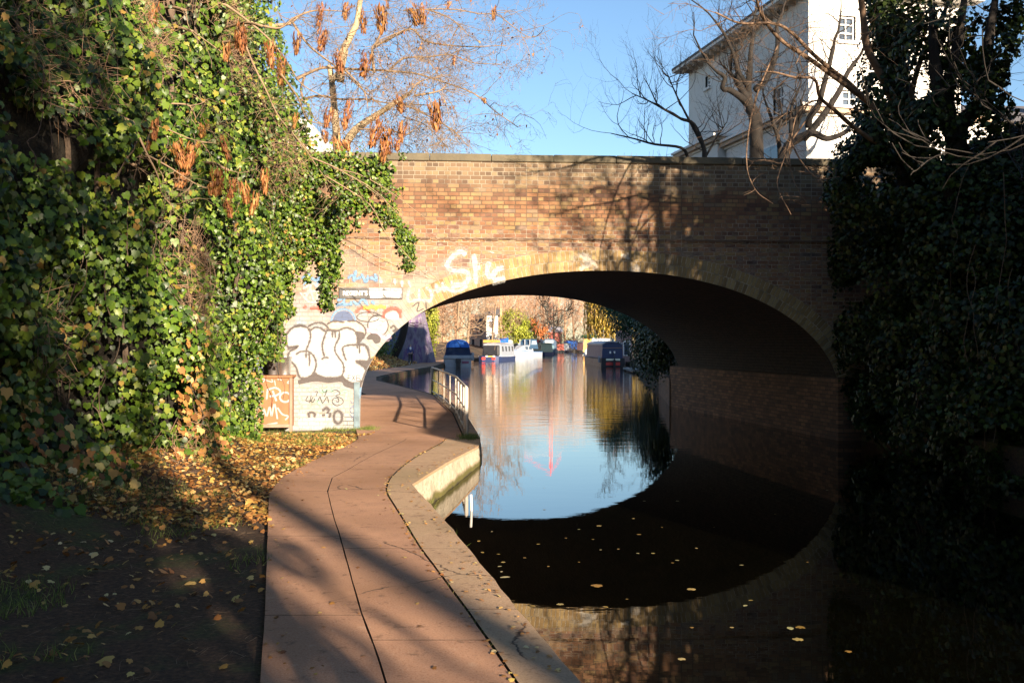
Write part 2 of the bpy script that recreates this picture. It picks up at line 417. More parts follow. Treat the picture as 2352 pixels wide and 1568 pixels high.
c = g.mix(g.rng(n2, .5, .7, 0, .6), c, (.20,.15,.09))
zz = g.math('ADD', s_.outputs[2], g.math('MULTIPLY', g.math('SUBTRACT', n1, .5), .14))
c = g.mix(g.rng(zz, .14, .05), c, (.10,.09,.02)); c = g.mix(g.rng(zz, .03, -.02), c, (.03,.025,.012))
g.base(c); g.rough(.9); g.bump(g.math('ADD', n1, g.math('MULTIPLY', n2, .4)), .9, .06)
fw = MB(); prev = None; yy = -5.0
while yy < 34.2:
    x = ls(yy)+.008; z1 = zpath(yy)-.006
    ring = [(x-.3, yy, z1-.06), (x+.015*noise.noise(Vector((yy*4, 3, 0)))-.005, yy, z1-.035), (x+.03*noise.noise(Vector((yy*3, 0, 0))), yy, z1-.12), (x+.03*noise.noise(Vector((yy*3, 5, 0)))+.02, yy, .12), (x+.03+.03*noise.noise(Vector((yy*3, 9, 0))), yy, -.1), (x+.05, yy, -1.4)]
    if prev:
        for k in range(5): fw.face([prev[k], prev[k+1], ring[k+1], ring[k]])
    prev = ring; yy += .25
fw.build('wall_face', g.mat, cw)

# ================================================================== BRIDGE
BO = (1.97, 20.8); BT = R(4.1); BA = R(4.6); bc, bs = math.cos(BT), math.sin(BT)
def fb(px, py):
    k = (px-CX)/F; u = (k*BO[1]-BO[0])/(bc-k*bs); d_ = BO[1]+u*bs
    return u, CAMZ-(py-HY)/F*d_
def bw(u, y, z): return (BO[0]+u*bc-y*bs, BO[1]+u*bs+y*bc, z)
AW = 5.16; ZS = .76; ZC = 3.60; DEP = 10.7
def arch(t, e=0.0):
    """t -1..1 along the arch; superellipse with offset e"""
    a = t*math.pi/2; s_, c_ = math.sin(a), math.cos(a)
    x = AW*math.copysign(abs(s_)**(2/2.1), s_); z = ZS+(ZC-ZS)*abs(c_)**(2/2.1)
    if e:
        nx = s_/AW; nz = c_/(ZC-ZS); l = math.hypot(nx, nz); x += nx/l*e; z += nz/l*e
    return x, z
def brick_mat(name, bwid, bh, stops, mortar, off=.5, msize=.009, soot_joint_shade=True, paint=None, bump=.8):
    g = NT(name); uv = g.new('ShaderNodeUVMap').outputs[0]
    wob = g.new('ShaderNodeMix', data_type='VECTOR'); wob.inputs[0].default_value = .010
    g.link(uv, wob.inputs[4]); g.link(g.noise(uv, 2.5, 3, out=1), wob.inputs[5])
    b = g.new('ShaderNodeTexBrick'); g.link(wob.outputs[1], b.inputs['Vector']); b.offset = off; b.squash = 1.0 if not soot_joint_shade else .52; b.squash_frequency = 2
    b.inputs['Color1'].default_value = (0, 0, 0, 1); b.inputs['Color2'].default_value = (1, 1, 1, 1); b.inputs['Mortar'].default_value = (.5, .5, .5, 1)
    b.inputs['Scale'].default_value = 1; b.inputs['Mortar Size'].default_value = msize; b.inputs['Mortar Smooth'].default_value = .35
    b.inputs['Brick Width'].default_value = bwid; b.inputs['Row Height'].default_value = bh; b.inputs['Bias'].default_value = 0
    s_ = g.new('ShaderNodeSeparateXYZ'); g.link(uv, s_.inputs[0]); U, V = s_.outputs[0], s_.outputs[1]
    n1 = g.noise(uv, .8, 4); n2 = g.noise(uv, 7, 5); n3 = g.noise(uv, 60, 3)
    per = g.math('ADD', g.math('MULTIPLY', b.outputs[0], .72), g.math('MULTIPLY', g.math('SUBTRACT', n1, .36), 1.0))
    c = g.ramp(per, stops); c = g.mix(g.rng(n3, .3, .7, 0, .35), c, (.07,.04,.03))
    mor = g.mix(g.rng(n2, .4, .6), mortar, tuple(x*.45 for x in mortar))
    if soot_joint_shade:   # weathering plus painted joint shade on the upper courses, lime bloom below the string course
        hi = g.math('ADD', V, g.math('MULTIPLY', g.math('SUBTRACT', n1, .5), 1.6))
        c = g.mix(g.rng(hi, 4.95, 5.6, 0, .74), c, g.ramp(b.outputs[0], [(0, (.075,.056,.036)), (1, (.19,.145,.09))]))
        mor = g.mix(g.rng(hi, 4.3, 4.9), mor, (.10,.065,.04))  # shadow in the joints painted as dark mortar above the string course
        mor = g.mix(g.rng(hi, 5.2, 5.5), mor, (.26,.22,.165))
        lime = g.math('MULTIPLY', g.rng(V, 4.62, 4.1), g.rng(n2, .45, .75, 0, .6)); c = g.mix(lime, c, (.33,.275,.23))
        lime2 = g.math('MULTIPLY', g.rng(V, 5.2, 4.5), g.rng(g.noise(uv, 3, 5), .5, .75, 0, .35)); c = g.mix(lime2, c, (.33,.20,.14))
        damp = g.math('MULTIPLY', g.rng(V, 4.2, 3.6), g.rng(g.noise(uv, 1.7, 3), .45, .65, 0, .5)); c = g.mix(damp, c, (.16,.10,.09))
        darkr = g.rng(g.noise(uv, .35, 2), .52, .68, 0, .35); c = g.mix(darkr, c, (.12,.07,.05))
    c = g.mix(b.outputs[1], c, mor)
    if paint: c = paint(g, uv, U, V, c, b.outputs[1])
    g.base(c); g.rough(.85)
    h = g.math('SUBTRACT', g.math('MULTIPLY', n3, .18), b.outputs[1]); h = g.math('ADD', h, g.math('MULTIPLY', b.outputs[0], .15))
    g.bump(h, bump, .018); return g.mat
RED = [(.0, (.055,.028,.022)), (.2, (.15,.068,.036)), (.4, (.235,.110,.050)), (.58, (.28,.145,.064)), (.74, (.29,.19,.078)), (.9, (.18,.125,.085)), (1, (.08,.06,.05))]
YEL = [(.0, (.13,.085,.04)), (.3, (.25,.165,.065)), (.6, (.33,.225,.09)), (.85, (.37,.275,.13)), (1, (.20,.16,.10))]
def paint_wall(g, uv, U, V, c, mort):
    n = g.noise(uv, 1.5, 4); n2 = g.noise(uv, 4.5, 4); n5 = g.noise(uv, 2.3, 3, out=1)
    sp = g.new('ShaderNodeSeparateColor'); g.link(n5, sp.inputs[0])
    edge = g.math('ADD', V, g.math('MULTIPLY', g.math('SUBTRACT', n, .5), 1.5))
    m1 = g.rng(edge, 3.25, 2.75); mu = g.rng(g.math('ADD', U, g.math('MULTIPLY', g.math('SUBTRACT', n, .5), 1.2)), -2.9, -3.6)
    mask = g.math('MULTIPLY', g.math('MULTIPLY', m1, mu), g.rng(n2, .25, .5, .35, .93))
    pal = g.ramp(sp.outputs[0], [(.30, (0.190,0.259,0.320)), (.44, (0.276,0.272,0.268)), (.55, (0.276,0.242,0.233)), (.63, (0.251,0.199,0.225)), (.72, (0.294,0.285,0.272))])
    pal = g.mix(g.rng(sp.outputs[1], .60, .66, 0, .7), pal, (.10,.17,.28)); pal = g.mix(g.math('MULTIPLY', g.rng(sp.outputs[2], .64, .68), g.rng(V, 1.8, 2.3)), pal, (.32,.10,.08))
    low = g.ramp(n2, [(.3, (0.164,0.238,0.199)), (.45, (0.268,0.281,0.276)), (.6, (0.259,0.272,0.289)), (.75, (0.190,0.199,0.233))])
    pal = g.mix(g.rng(V, 1.3, 1.1), pal, low)
    pal = g.mix(g.math('MULTIPLY', mort, .35), pal, (.17,.15,.14))
    haze = g.math('MULTIPLY', g.math('MULTIPLY', g.rng(V, 4.25, 3.3), g.rng(U, -1.0, -3.6)), g.rng(g.noise(uv, 1.1, 5), .42, .62, .08, .62))
    c = g.mix(haze, c, (.33,.29,.255))
    return g.mix(mask, c, pal)
def paint_ring(g, uv, U, V, c, mort):
    m = g.math('MULTIPLY', g.rng(g.math('ADD', U, g.math('MULTIPLY', g.noise(uv, 1.3, 3), 1.8)), -2.4, -3.8), g.rng(g.noise(uv, 4, 4), .3, .5, .45, .95))
    c = g.mix(m, c, g.ramp(g.noise(uv, 2.2, 3), [(.35, (0.190,0.225,0.259)), (.5, (0.276,0.272,0.264)), (.65, (0.259,0.225,0.216))]))
    bl = g.math('MULTIPLY', g.rng(g.noise(uv, 2.4, 4), .52, .6), g.rng(g.math('ABSOLUTE', g.math('ADD', U, -.35)), 1.2, .7)); return g.mix(bl, c, (.42,.38,.32))
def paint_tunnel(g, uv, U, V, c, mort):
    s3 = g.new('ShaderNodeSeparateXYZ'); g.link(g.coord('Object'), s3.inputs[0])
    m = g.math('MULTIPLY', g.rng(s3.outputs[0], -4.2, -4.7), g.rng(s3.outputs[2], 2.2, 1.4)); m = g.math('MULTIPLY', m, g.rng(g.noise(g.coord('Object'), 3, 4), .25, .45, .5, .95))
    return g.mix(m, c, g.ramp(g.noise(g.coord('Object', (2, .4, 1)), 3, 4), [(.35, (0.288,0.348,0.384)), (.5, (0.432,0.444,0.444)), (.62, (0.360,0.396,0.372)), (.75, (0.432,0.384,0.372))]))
M['brick'] = brick_mat('bridge_brick', .235, .0865, RED, (.36,.29,.22), paint=paint_wall)
M['ring'] = brick_mat('arch_ring_brick', .089, .2225, YEL, (.40,.33,.24), soot_joint_shade=False, paint=paint_ring)
M['tunnel'] = brick_mat('tunnel_brick', .235, .0865, [(0, (.012,.009,.007)), (.5, (.026,.017,.012)), (1, (.05,.03,.018))], (.10,.08,.06), soot_joint_shade=False, paint=paint_tunnel)
M['pierbrick'] = brick_mat('canal_side_brick', .235, .0865, [(0, (.07,.036,.018)), (.5, (.20,.095,.045)), (1, (.34,.17,.08))], (.08,.055,.035), soot_joint_shade=False)  # raised warm tone stands in for sunlight bounced off the water
M['stone'] = simple('weathered_coping_stone', (.105,.09,.06), .9, .35, 2.5, bump=.6, bd=.015)

br = empty('brick_bridge', (BO[0], BO[1], 0), 'wide brick arch road bridge with a yellow brick ring and graffiti on its pier', 'bridge', rz=BT)
W = MB(); ZT = 4.27
def wall_strip(mb, us, zlo, zhi, y=0.0):
    for i in range(len(us)-1):
        a, b = us[i], us[i+1]; pts = [(a, y, zlo[i]), (b, y, zlo[i+1]), (b, y, zhi), (a, y, zhi)]
        mb.face(pts, [(p[0], p[2]) for p in pts])
NA = 64
ts = [-1+2*i/NA for i in range(NA+1)]
ar = [arch(t) for t in ts]
wall_strip(W, [p[0] for p in ar], [p[1] for p in ar], ZT)
wall_strip(W, [-13, -9, -AW], [-.8]*3, ZT); wall_strip(W, [AW, 9, 20], [-.8]*3, ZT)
W.build('wall', M['brick'], br)
Ring = MB(); s_len = 0; ar2 = [arch(t, .445) for t in ts]; acc = [0]
for i in range(NA): acc.append(acc[-1]+math.dist(ar[i], ar[i+1]))
mid = acc[NA//2]
for i in range(NA):
    a, b, c_, d_ = ar[i], ar[i+1], ar2[i+1], ar2[i]
    Ring.face([(a[0], -.004, a[1]), (b[0], -.004, b[1]), (c_[0], -.004, c_[1]), (d_[0], -.004, d_[1])], [(acc[i]-mid, 0), (acc[i+1]-mid, 0), (acc[i+1]-mid, .445), (acc[i]-mid, .445)])
    Ring.face([(d_[0], -.004, d_[1]), (c_[0], -.004, c_[1]), (c_[0], .01, c_[1]), (d_[0], .01, d_[1])], [(0, 0)]*4)
    Ring.face([(a[0], .01, a[1]), (b[0], .01, b[1]), (b[0], -.004, b[1]), (a[0], -.004, a[1])], [(acc[i]-mid, .02)]*4)
Ring.build('arch_ring', M['ring'], br)
T = MB(); ax, ay = -math.tan(BA), 1.0
prof = [(-AW, -.8), (-AW, 0)]+ar+[(AW, 0), (AW, -.8)]
acc2 = [0]
for i in range(len(prof)-1): acc2.append(acc2[-1]+math.dist(prof[i], prof[i+1]))
nd = 8
for i in range(len(prof)-1):
    for k in range(nd):
        y0, y1 = .012+(DEP-.012)*k/nd, .012+(DEP-.012)*(k+1)/nd
        a, b = prof[i], prof[i+1]
        T.face([(a[0]+ax*y0, y0, a[1]), (a[0]+ax*y1, y1, a[1]), (b[0]+ax*y1, y1, b[1]), (b[0]+ax*y0, y0, b[1])], [(y0, acc2[i]), (y1, acc2[i]), (y1, acc2[i+1]), (y0, acc2[i+1])])
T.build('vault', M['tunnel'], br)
Bk = MB()
for i in range(NA):
    (a, za), (b, zb) = ar[i], ar[i+1]; sh = ax*DEP
    Bk.face([(a+sh, DEP, za), (a+sh, DEP, ZT), (b+sh, DEP, ZT), (b+sh, DEP, zb)], [(a, za), (a, ZT), (b, ZT), (b, zb)])
for u0, u1 in ((-14, -AW), (AW, 20)): Bk.face([(u0+ax*DEP, DEP, -.8), (u0+ax*DEP, DEP, ZT), (u1+ax*DEP, DEP, ZT), (u1+ax*DEP, DEP, -.8)], [(u0, -.8), (u0, ZT), (u1, ZT), (u1, -.8)])
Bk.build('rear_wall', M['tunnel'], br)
Dk = MB(); Dk.box((-13, .3, ZT-.02), (20, DEP-.3, ZT+.28)); Dk.build('road_deck', simple('road_asphalt', (.06,.058,.055), .9), br)
# parapets: projecting 25 mm over the wall below
for y0, y1, nm in ((-.025, .34, 'parapet'), (DEP-.34, DEP+.025, 'parapet')):
    Pp = MB(); n = 60
    ua, ub = (-13, 20)
    for i in range(n):
        u0 = ua+(ub-ua)*i/n; u1 = ua+(ub-ua)*(i+1)/n
        for yy_, flip in ((y0, 0), (y1, 1)):
            q = [(u0, yy_, ZT), (u1, yy_, ZT), (u1, yy_, 5.88), (u0, yy_, 5.88)]
            uvq = [(p[0], p[2]) for p in q]
            if flip: q.reverse(); uvq.reverse()
            Pp.face(q, uvq)
    Pp.face([(ua, y1, ZT), (ub, y1, ZT), (ub, y0, ZT), (ua, y0, ZT)], [(0, 0), (1, 0), (1, .1), (0, .1)])
    Pp.build(nm, M['brick'], br)
    Cp = MB(); u = ua; rr = random.Random(3)
    while u < ub:
        L_ = 1.34+rr.uniform(-.05, .05); dz = rr.uniform(-.006, .006); dy = rr.uniform(-.004, .004)
        Cp.box((u+.004, y0-.045+dy, 5.882), (u+L_-.004, y1+.045+dy, 6.035+dz)); u += L_
    Cp.build('coping', M['stone'], br, bevel=.015)
# ragged drip line of mortar under the string course and a few spalled bricks
rr = random.Random(8)
Sp = MB()
for i in range(240):
    u = rr.uniform(-8, 7); z = ZT-.02-rr.random()**2*.03; L_ = rr.uniform(.05, .22)
    Sp.box((u, -.030, z), (u+L_, .0, z+.022))
Sp.build('string_course', simple('string_course_brick', (.17,.11,.075), .95), br)
# rusty iron cramp strip / painted quoin on the pier corner
Q = MB(); Q.box((-AW-.13, -.02, -.1), (-AW-.004, .06, 1.25)); Q.build('corner_guard', simple('painted_corner_guard', (.10,.15,.18), .5, .5, 5), br, bevel=.01)
# canal side ledge running through the bridge on the far side
Lg = MB()
def ledge(y0, y1, x0, x1, z0, z1, mb):
    a = (x0+ax*y0, y0); b = (x0+ax*y1, y1); c_ = (x1+ax*y1, y1); d_ = (x1+ax*y0, y0); L_ = y1-y0
    mb.face([(a[0], a[1], z0), (a[0], a[1], z1), (b[0], b[1], z1), (b[0], b[1], z0)], [(0, z0), (0, z1), (L_, z1), (L_, z0)])
    mb.face([(a[0], a[1], z1), (d_[0], d_[1], z1), (c_[0], c_[1], z1), (b[0], b[1], z1)], [(0, 0), (0, .5), (L_, .5), (L_, 0)])
    mb.face([(a[0], a[1], z0), (d_[0], d_[1], z0), (d_[0], d_[1], z1), (a[0], a[1], z1)], [(0, z0), (1, z0), (1, z1), (0, z1)])
    mb.face([(b[0], b[1], z0), (b[0], b[1], z1), (c_[0], c_[1], z1), (c_[0], c_[1], z0)], [(0, z0), (0, z1), (1, z1), (1, z0)])
ledge(-.5, DEP+.2, 4.86, 5.9, -.8, 1.32, Lg)
Lg.build('ledge', M['pierbrick'], br)

# ---------------- graffiti, each painted mark a thin coat on the brick
def paintmat(name, c, solid=.06):
    g = NT(name); v = g.coord('Object', (1, .02, 1)); n = g.noise(v, 9, 5)
    g.base(g.mix(g.rng(g.noise(v, 2.5, 3), .3, .7, 0, .35), c, tuple(x*.8 for x in c))); g.rough(.7)
    b = g.new('ShaderNodeTexBrick'); s_ = g.new('ShaderNodeSeparateXYZ'); g.link(g.coord('Object'), s_.inputs[0])
    cb = g.new('ShaderNodeCombineXYZ'); g.link(s_.outputs[0], cb.inputs[0]); g.link(s_.outputs[2], cb.inputs[1]); g.link(cb.outputs[0], b.inputs['Vector'])
    b.inputs['Scale'].default_value = 1; b.inputs['Mortar Size'].default_value = .006; b.inputs['Brick Width'].default_value = .235; b.inputs['Row Height'].default_value = .0865
    tr = g.new('ShaderNodeBsdfTransparent'); mx = g.new('ShaderNodeMixShader')
    g.link(g.math('MAXIMUM', g.rng(n, .52, .74, 0, solid*6), g.math('MULTIPLY', b.outputs[1], solid*4)), mx.inputs[0])
    g.link(g.b.outputs[0], mx.inputs[1]); g.link(tr.outputs[0], mx.inputs[2]); g.link(mx.outputs[0], g.out.inputs[0]); return g.mat
def hazepaint(name, c):
    g = NT(name); g.base(c); g.rough(.8); tr = g.new('ShaderNodeBsdfTransparent'); mx = g.new('ShaderNodeMixShader')
    g.link(g.rng(g.noise(g.coord('Object', (1, .02, 1)), 26, 4, .8), .35, .6, .55, .95), mx.inputs[0]); g.link(g.b.outputs[0], mx.inputs[1]); g.link(tr.outputs[0], mx.inputs[2]); g.link(mx.outputs[0], g.out.inputs[0]); return g.mat
PW = paintmat('white_spray_paint', (.31,.32,.33), .04); PG = paintmat('grey_spray_paint', (.065,.055,.055), .07); PWf = paintmat('faded_white_spray_paint', (.32,.32,.31), .13)
PBl = paintmat('blue_spray_paint', (.12,.23,.38), .10); PRd = paintmat('red_spray_paint', (.40,.08,.06), .09); PYl = paintmat('yellow_spray_paint', (.45,.31,.06), .09)
PGn = paintmat('green_spray_paint', (.20,.36,.28), .10); PPk = paintmat('lilac_spray_paint', (.38,.29,.38), .09); PDb = paintmat('navy_spray_paint', (.07,.10,.19), .07); PIn = paintmat('ink_marker', (.04,.04,.04), .08)
HALO = {}
for _m, _c in ((PW, (.40,.41,.42)), (PG, (.10,.085,.08)), (PWf, (.40,.40,.385)), (PBl, (.12,.23,.38)), (PRd, (.40,.08,.06)), (PYl, (.45,.31,.06)), (PGn, (.20,.36,.28)), (PPk, (.38,.29,.38))): HALO[_m.name] = hazepaint('overspray', _c)
_gk = [0]
def keep_on_wall(q, m):
    """paint stops at the edge of the arch opening"""
    a = min(.9999, abs(q.x)/AW)
    ze = ZS+(ZC-ZS)*(1-a**2.1)**(1/2.1)
    if abs(q.x) < AW+m and q.y < ze+m:
        if q.y > ZS+.9: return Vector((q.x, ze+m, 0))
        t = max(0, min(1, (q.y-ZS)/(ZC-ZS))); return Vector((-AW*(1-t**2.1)**(1/2.1)-m, q.y, 0))
    return q
def gy(): _gk[0] += 1; return -.006-.00008*_gk[0]
def stroke(lines, wd, mat, cv=qg, jit=.1, name='graffiti_marking', parent=None, plane=None, seed=1):
    mb = MB(); rr_ = random.Random(seed); y = gy() if plane is None else plane
    halo = MB() if wd > .025 else None
    for ln in lines:
        y -= .00008
        if plane is None: _gk[0] += 1
        p = [Vector((*fb(*cv(*a)), 0)) for a in ln]
        p = smooth_path(p, 6) if len(p) > 2 else [p[0].lerp(p[1], t/4) for t in range(5)]
        p = [keep_on_wall(q, wd*.6) for q in p]
        L_ = []; R_ = []
        for i, q in enumerate(p):
            t = (p[min(i+1, len(p)-1)]-p[max(0, i-1)]).normalized(); nn = Vector((-t.y, t.x, 0))
            e = .55 if i in (0, len(p)-1) else 1
            ww = wd/2*e*(1+rr_.uniform(-jit, jit)); L_.append(q+nn*ww); R_.append(q-nn*ww)
        if halo is not None:
            for i in range(len(p)-1):
                e0, e1 = (L_[i]-R_[i])*.55, (L_[i+1]-R_[i+1])*.55; a_, b_, c_, d_ = R_[i]-e0, R_[i+1]-e1, L_[i+1]+e1, L_[i]+e0
                halo.face([(a_.x, y+.00004, a_.y), (b_.x, y+.00004, b_.y), (c_.x, y+.00004, c_.y), (d_.x, y+.00004, d_.y)])
        for i in range(len(p)-1):
            mb.face([(R_[i].x, y, R_[i].y), (R_[i+1].x, y, R_[i+1].y), (L_[i+1].x, y, L_[i+1].y), (L_[i].x, y, L_[i].y)])
    if halo is not None: halo.build('overspray_marking', HALO.get(mat.name, mat), parent or br)
    return mb.build(name, mat, parent or br)
def fill(pts, mat, cv=qg, name='graffiti_marking', sm=True):
    y = gy(); p = [Vector((*fb(*cv(*a)), 0)) for a in pts]
    if sm: p = smooth_path(p+[p[0]], 4)[:-1]
    p = [keep_on_wall(q, .01) for q in p]
    mb = MB(); mb.face([(q.x, y, q.y) for q in p]); 
    me_ = mb; o = me_.build(name, mat, br)
    import bmesh
    b = bmesh.new(); b.from_mesh(o.data); bmesh.ops.triangulate(b, faces=b.faces[:]); b.normal_update()
    b.to_mesh(o.data); b.free(); return o
def arcp(cx, cy, r, a0=0, a1=360, n=14, ry=None): return [(cx+r*math.cos(R(a0+(a1-a0)*i/n)), cy-(ry or r)*math.sin(R(a0+(a1-a0)*i/n))) for i in range(n+1)]
# older layer behind
fill([(900,100),(1000,60),(1130,70),(1230,110),(1310,170),(1300,290),(1220,290),(1200,215),(1100,170),(1000,190),(900,170)], paintmat('peach_spray_paint', (.42,.35,.30), .05))
fill(arcp(1065, 95, 115, 0, 180), PDb); stroke([arcp(1065, 95, 135, -5, 185)], .035, PBl)
stroke([arcp(1460, 150, 118)], .022, PG); fill(arcp(1460, 150, 108), PW)
stroke([arcp(1620, 45, 95, -10, 190), arcp(1290, 20, 75, 10, 170)], .05, PRd); fill(arcp(1620, 55, 80, -20, 200), PW)
stroke([arcp(1350, 50, 130, 20, 340, ry=55)], .02, PG)
stroke([[(1320,190),(1430,230),(1520,280),(1600,330)]], .07, PPk)
fill([(1325,290),(1370,245),(1440,240),(1490,285),(1480,340),(1430,350),(1395,310),(1350,310)], PG)
fill([(1370,520),(1410,500),(1440,530),(1420,570),(1380,560)], PYl)
stroke([[(1600,180),(1640,150),(1660,190),(1625,215)], [(1640,240),(1690,200)]], .03, PG)
# bubble piece: dark drop shade, white fill, dark outline
fill([(545,770),(640,740),(740,700),(870,745),(980,745),(1050,735),(1110,785),(1200,812),(1290,785),(1340,700),(1350,640),(1385,640),(1370,720),(1310,850),(1200,870),(1080,840),(1040,790),(900,800),(760,785),(640,800),(560,815)], PG)
fill([(1205,210),(1300,230),(1290,300),(1235,360),(1215,340),(1225,290)], PG); fill([(1210,550),(1340,545),(1420,500),(1480,530),(1400,600),(1340,640),(1290,620)], PG)
BUB = [(420,250),(470,185),(560,155),(640,165),(690,200),(740,168),(800,175),(860,212),(900,200),(1000,208),(1060,180),(1130,178),(1200,215),(1225,290),(1235,355),(1310,370),(1350,440),(1360,530),(1320,555),(1210,552),(1300,620),(1330,700),(1290,775),(1200,805),(1110,780),(1050,730),(980,742),(860,742),(770,710),(740,695),(640,745),(565,730),(525,620),(440,510),(460,440),(540,395),(440,395),(415,320)]
fill(BUB, PW); stroke([BUB+[BUB[0]]], .034, PG, jit=.3)
stroke([[(680,190),(692,270),(672,350),(640,430)], [(520,480),(580,445),(670,445),(730,500),(755,580),(740,660),(710,705)], [(640,445),(640,520)], [(672,450),(680,540),(678,610)],
 [(870,220),(845,290),(825,370),(835,450),(850,500)], [(815,535),(850,512),(900,515)], [(1020,210),(1015,290),(975,370),(970,440),(1010,510),(1060,580),(1070,660),(1045,730)],
 [(940,205),(942,285)], [(970,205),(975,290)], [(1100,550),(1070,470),(1060,400),(1120,372),(1230,368),(1310,375),(1360,430)], [(1225,340),(1225,410)], [(1250,360),(1250,465)], [(430,420),(490,388),(560,380)]], .03, PG, jit=.3)
stroke([[(880,130),(960,98),(1080,112)], [(1110,100),(1200,95),(1290,150),(1322,220),(1290,300)], [(480,170),(560,140),(640,160)], [(660,160),(740,120),(830,120),(900,180)]], .03, PG, jit=.3)
stroke([[(1110,715),(1150,715)], [(1120,715),(1120,775)], [(1100,745),(1150,745)], [(1165,715),(1200,775)], [(1200,715),(1160,775)], [(1215,715),(1215,780)], [(1215,715),(1260,718)], [(1215,748),(1250,745)], [(1215,780),(1270,775)], [(1245,745),(1275,782)]], .012, PIn)
# lower panel
fill([(545,1270),(545,1140),(700,1100),(800,1160),(945,1150),(950,1250),(950,1345),(700,1340),(560,1310)], PWf, sm=False)
stroke([[(650,890),(760,850),(830,900),(900,860),(950,900)], [(1030,920),(1100,900),(1090,1000)], [(560,940),(570,1000),(600,1020)], [(760,1000),(820,1060)]], .05, PGn)
stroke([[(660,950),(640,1000),(690,1010),(720,960)], [(700,940),(680,1030)], [(740,900),(770,900),(755,950)], [(820,880),(850,910),(880,880),(850,960)], [(930,900),(980,880),(1030,920),(980,950),(1050,980),(1060,1030),(990,1060),(940,1020),(960,975),(1010,980),(1010,1015),(980,1010)],
 [(770,1020),(800,960),(830,1030),(880,960),(900,1030)], [(690,1000),(720,1020),(740,980)]], .016, PIn)
stroke([arcp(1005, 1190, 48, 0, 360, ry=72), [(680,1195),(670,1150),(710,1135),(740,1160),(730,1190)], [(830,1120),(870,1085),(900,1110),(880,1150)], [(820,1170),(860,1165)], [(920,1140),(905,1200)]], .045, PG)
stroke([[(1190,930),(1240,930)], [(1200,900),(1195,960)], [(1225,890),(1220,960)], [(1150,1000),(1165,1030),(1210,1000)], [(1160,1060),(1210,1050)], arcp(1180, 1110, 38), [(1140,1160),(1200,1210)], [(1200,1160),(1150,1210)], [(1160,1210),(1210,1205)]], .013, PDb)
stroke([[(1075,1190),(1240,1192)], [(1050,1235),(1250,1238)], [(1060,1280),(1240,1284)], [(1110,1235),(1110,1285)], [(1180,1190),(1180,1236)]], .009, PG)
stroke([[(1280,850),(1290,900),(1270,960)], [(1310,900),(1320,980)]], .03, PBl)
# script and tags on the upper wall
stroke([[(978,910),(940,893),(890,930),(865,975),(900,1003),(975,1010),(992,1045),(965,1080),(888,1092)], [(1022,905),(1030,990),(1036,1082)], [(1030,990),(1062,984)], [(1130,892),(1128,900)], [(1112,950),(1100,1008),(1120,1052)], [(1200,985),(1158,998),(1135,1035),(1158,1066),(1206,1060)]], .10, PWf, cv=qb, jit=.25)
stroke([[(640,1105),(636,1180),(700,1175),(765,1180),(772,1130),(740,1100)], [(700,1110),(700,1170)], [(800,1080),(810,1135)], [(780,1120),(840,1108)], [(835,1070),(850,1130)], [(850,1100),(900,1125),(950,1115),(985,1090)], [(890,1060),(900,1120)]], .06, PWf, cv=qb, jit=.3)
stroke([[(10,1050),(50,1030),(90,1060),(130,1035)], [(20,1090),(70,1030)], [(90,1100),(120,1040)]], .05, PBl, cv=qb, jit=.3)
stroke([[(15,1110),(80,1080),(130,1130)], [(30,1170),(70,1080)], [(80,1180),(60,1100)], [(20,1140),(140,1110)], [(100,1180),(110,1090)], [(0,1130),(60,1190),(130,1170)]], .045, PWf, cv=qb, jit=.3)
stroke([[(330,1000),(325,1050),(360,1040)], [(360,1020),(390,1070),(400,1030)], [(280,1050),(310,1030),(320,1070)], [(410,1040),(450,1060),(440,1020)]], .05, PBl, cv=qb, jit=.3)
stroke([[(220,1180),(260,1165),(250,1195),(215,1205),(300,1200)], [(310,1180),(340,1200),(370,1170),(400,1205)], [(420,1180),(440,1200)], [(300,1180),(300,1210)]], .05, PBl, cv=qb, jit=.3)
stroke([[(370,1212),(400,1225),(420,1210),(450,1228),(470,1210),(505,1225)], [(372,1228),(440,1216),(508,1214)]], .04, PYl, cv=qb, jit=.3)
stroke([[(60,1225),(110,1225),(130,1240)], [(20,1222),(40,1210)], [(500,1245),(560,1225),(600,1246)]], .05, PRd, cv=qb)
stroke([[(600,1060),(600,1100)], [(555,1050),(560,1090)], [(640,1060),(650,1105)], [(470,1040),(480,1080)]], .05, PWf, cv=qb, jit=.5)
stroke([[(660,1215),(700,1190),(690,1240),(730,1225)], [(740,1180),(745,1230)]], .022, PG, cv=qb)
# street name plate (a thing fixed to the bridge)
u0, z1 = fb(779.7, 661); u1, z0 = fb(925, 686)
sg = empty('street_sign', bw(u0, -.03, z0), 'black street name plate with white capitals, half painted over, on the bridge wall', 'sign', rz=BT)
sw, sh_ = u1-u0, z1-z0
s1 = MB(); s1.box((0, -.012, 0), (sw, .012, sh_)); s1.build('plate', simple('sign_black_enamel', (.06,.06,.062), .4, .4, 8, bump=.1), sg)
tc = bpy.data.curves.new('lettering', 'FONT'); tc.body = "REGENT'S PARK ROAD"; tc.size = sh_*.60; tc.extrude = .0012; tc.offset = .0028
to = bpy.data.objects.new('lettering_source', tc); COL.objects.link(to)
bpy.context.view_layer.update(); dg = bpy.context.evaluated_depsgraph_get()
tm = bpy.data.meshes.new_from_object(to.evaluated_get(dg)); bpy.data.objects.remove(to)
xs = [v_.co.x for v_ in tm.vertices]; sx_ = (sw*.90)/(max(xs)-min(xs))
for v_ in tm.vertices: v_.co = Vector(((v_.co.x-min(xs))*sx_+sw*.06, -.014-v_.co.z, v_.co.y+sh_*.30))
tm.materials.append(simple('sign_white_enamel', (.8,.8,.78), .5, .05, bump=0)); lo = bpy.data.objects.new('lettering', tm); COL.objects.link(lo); lo.parent = sg
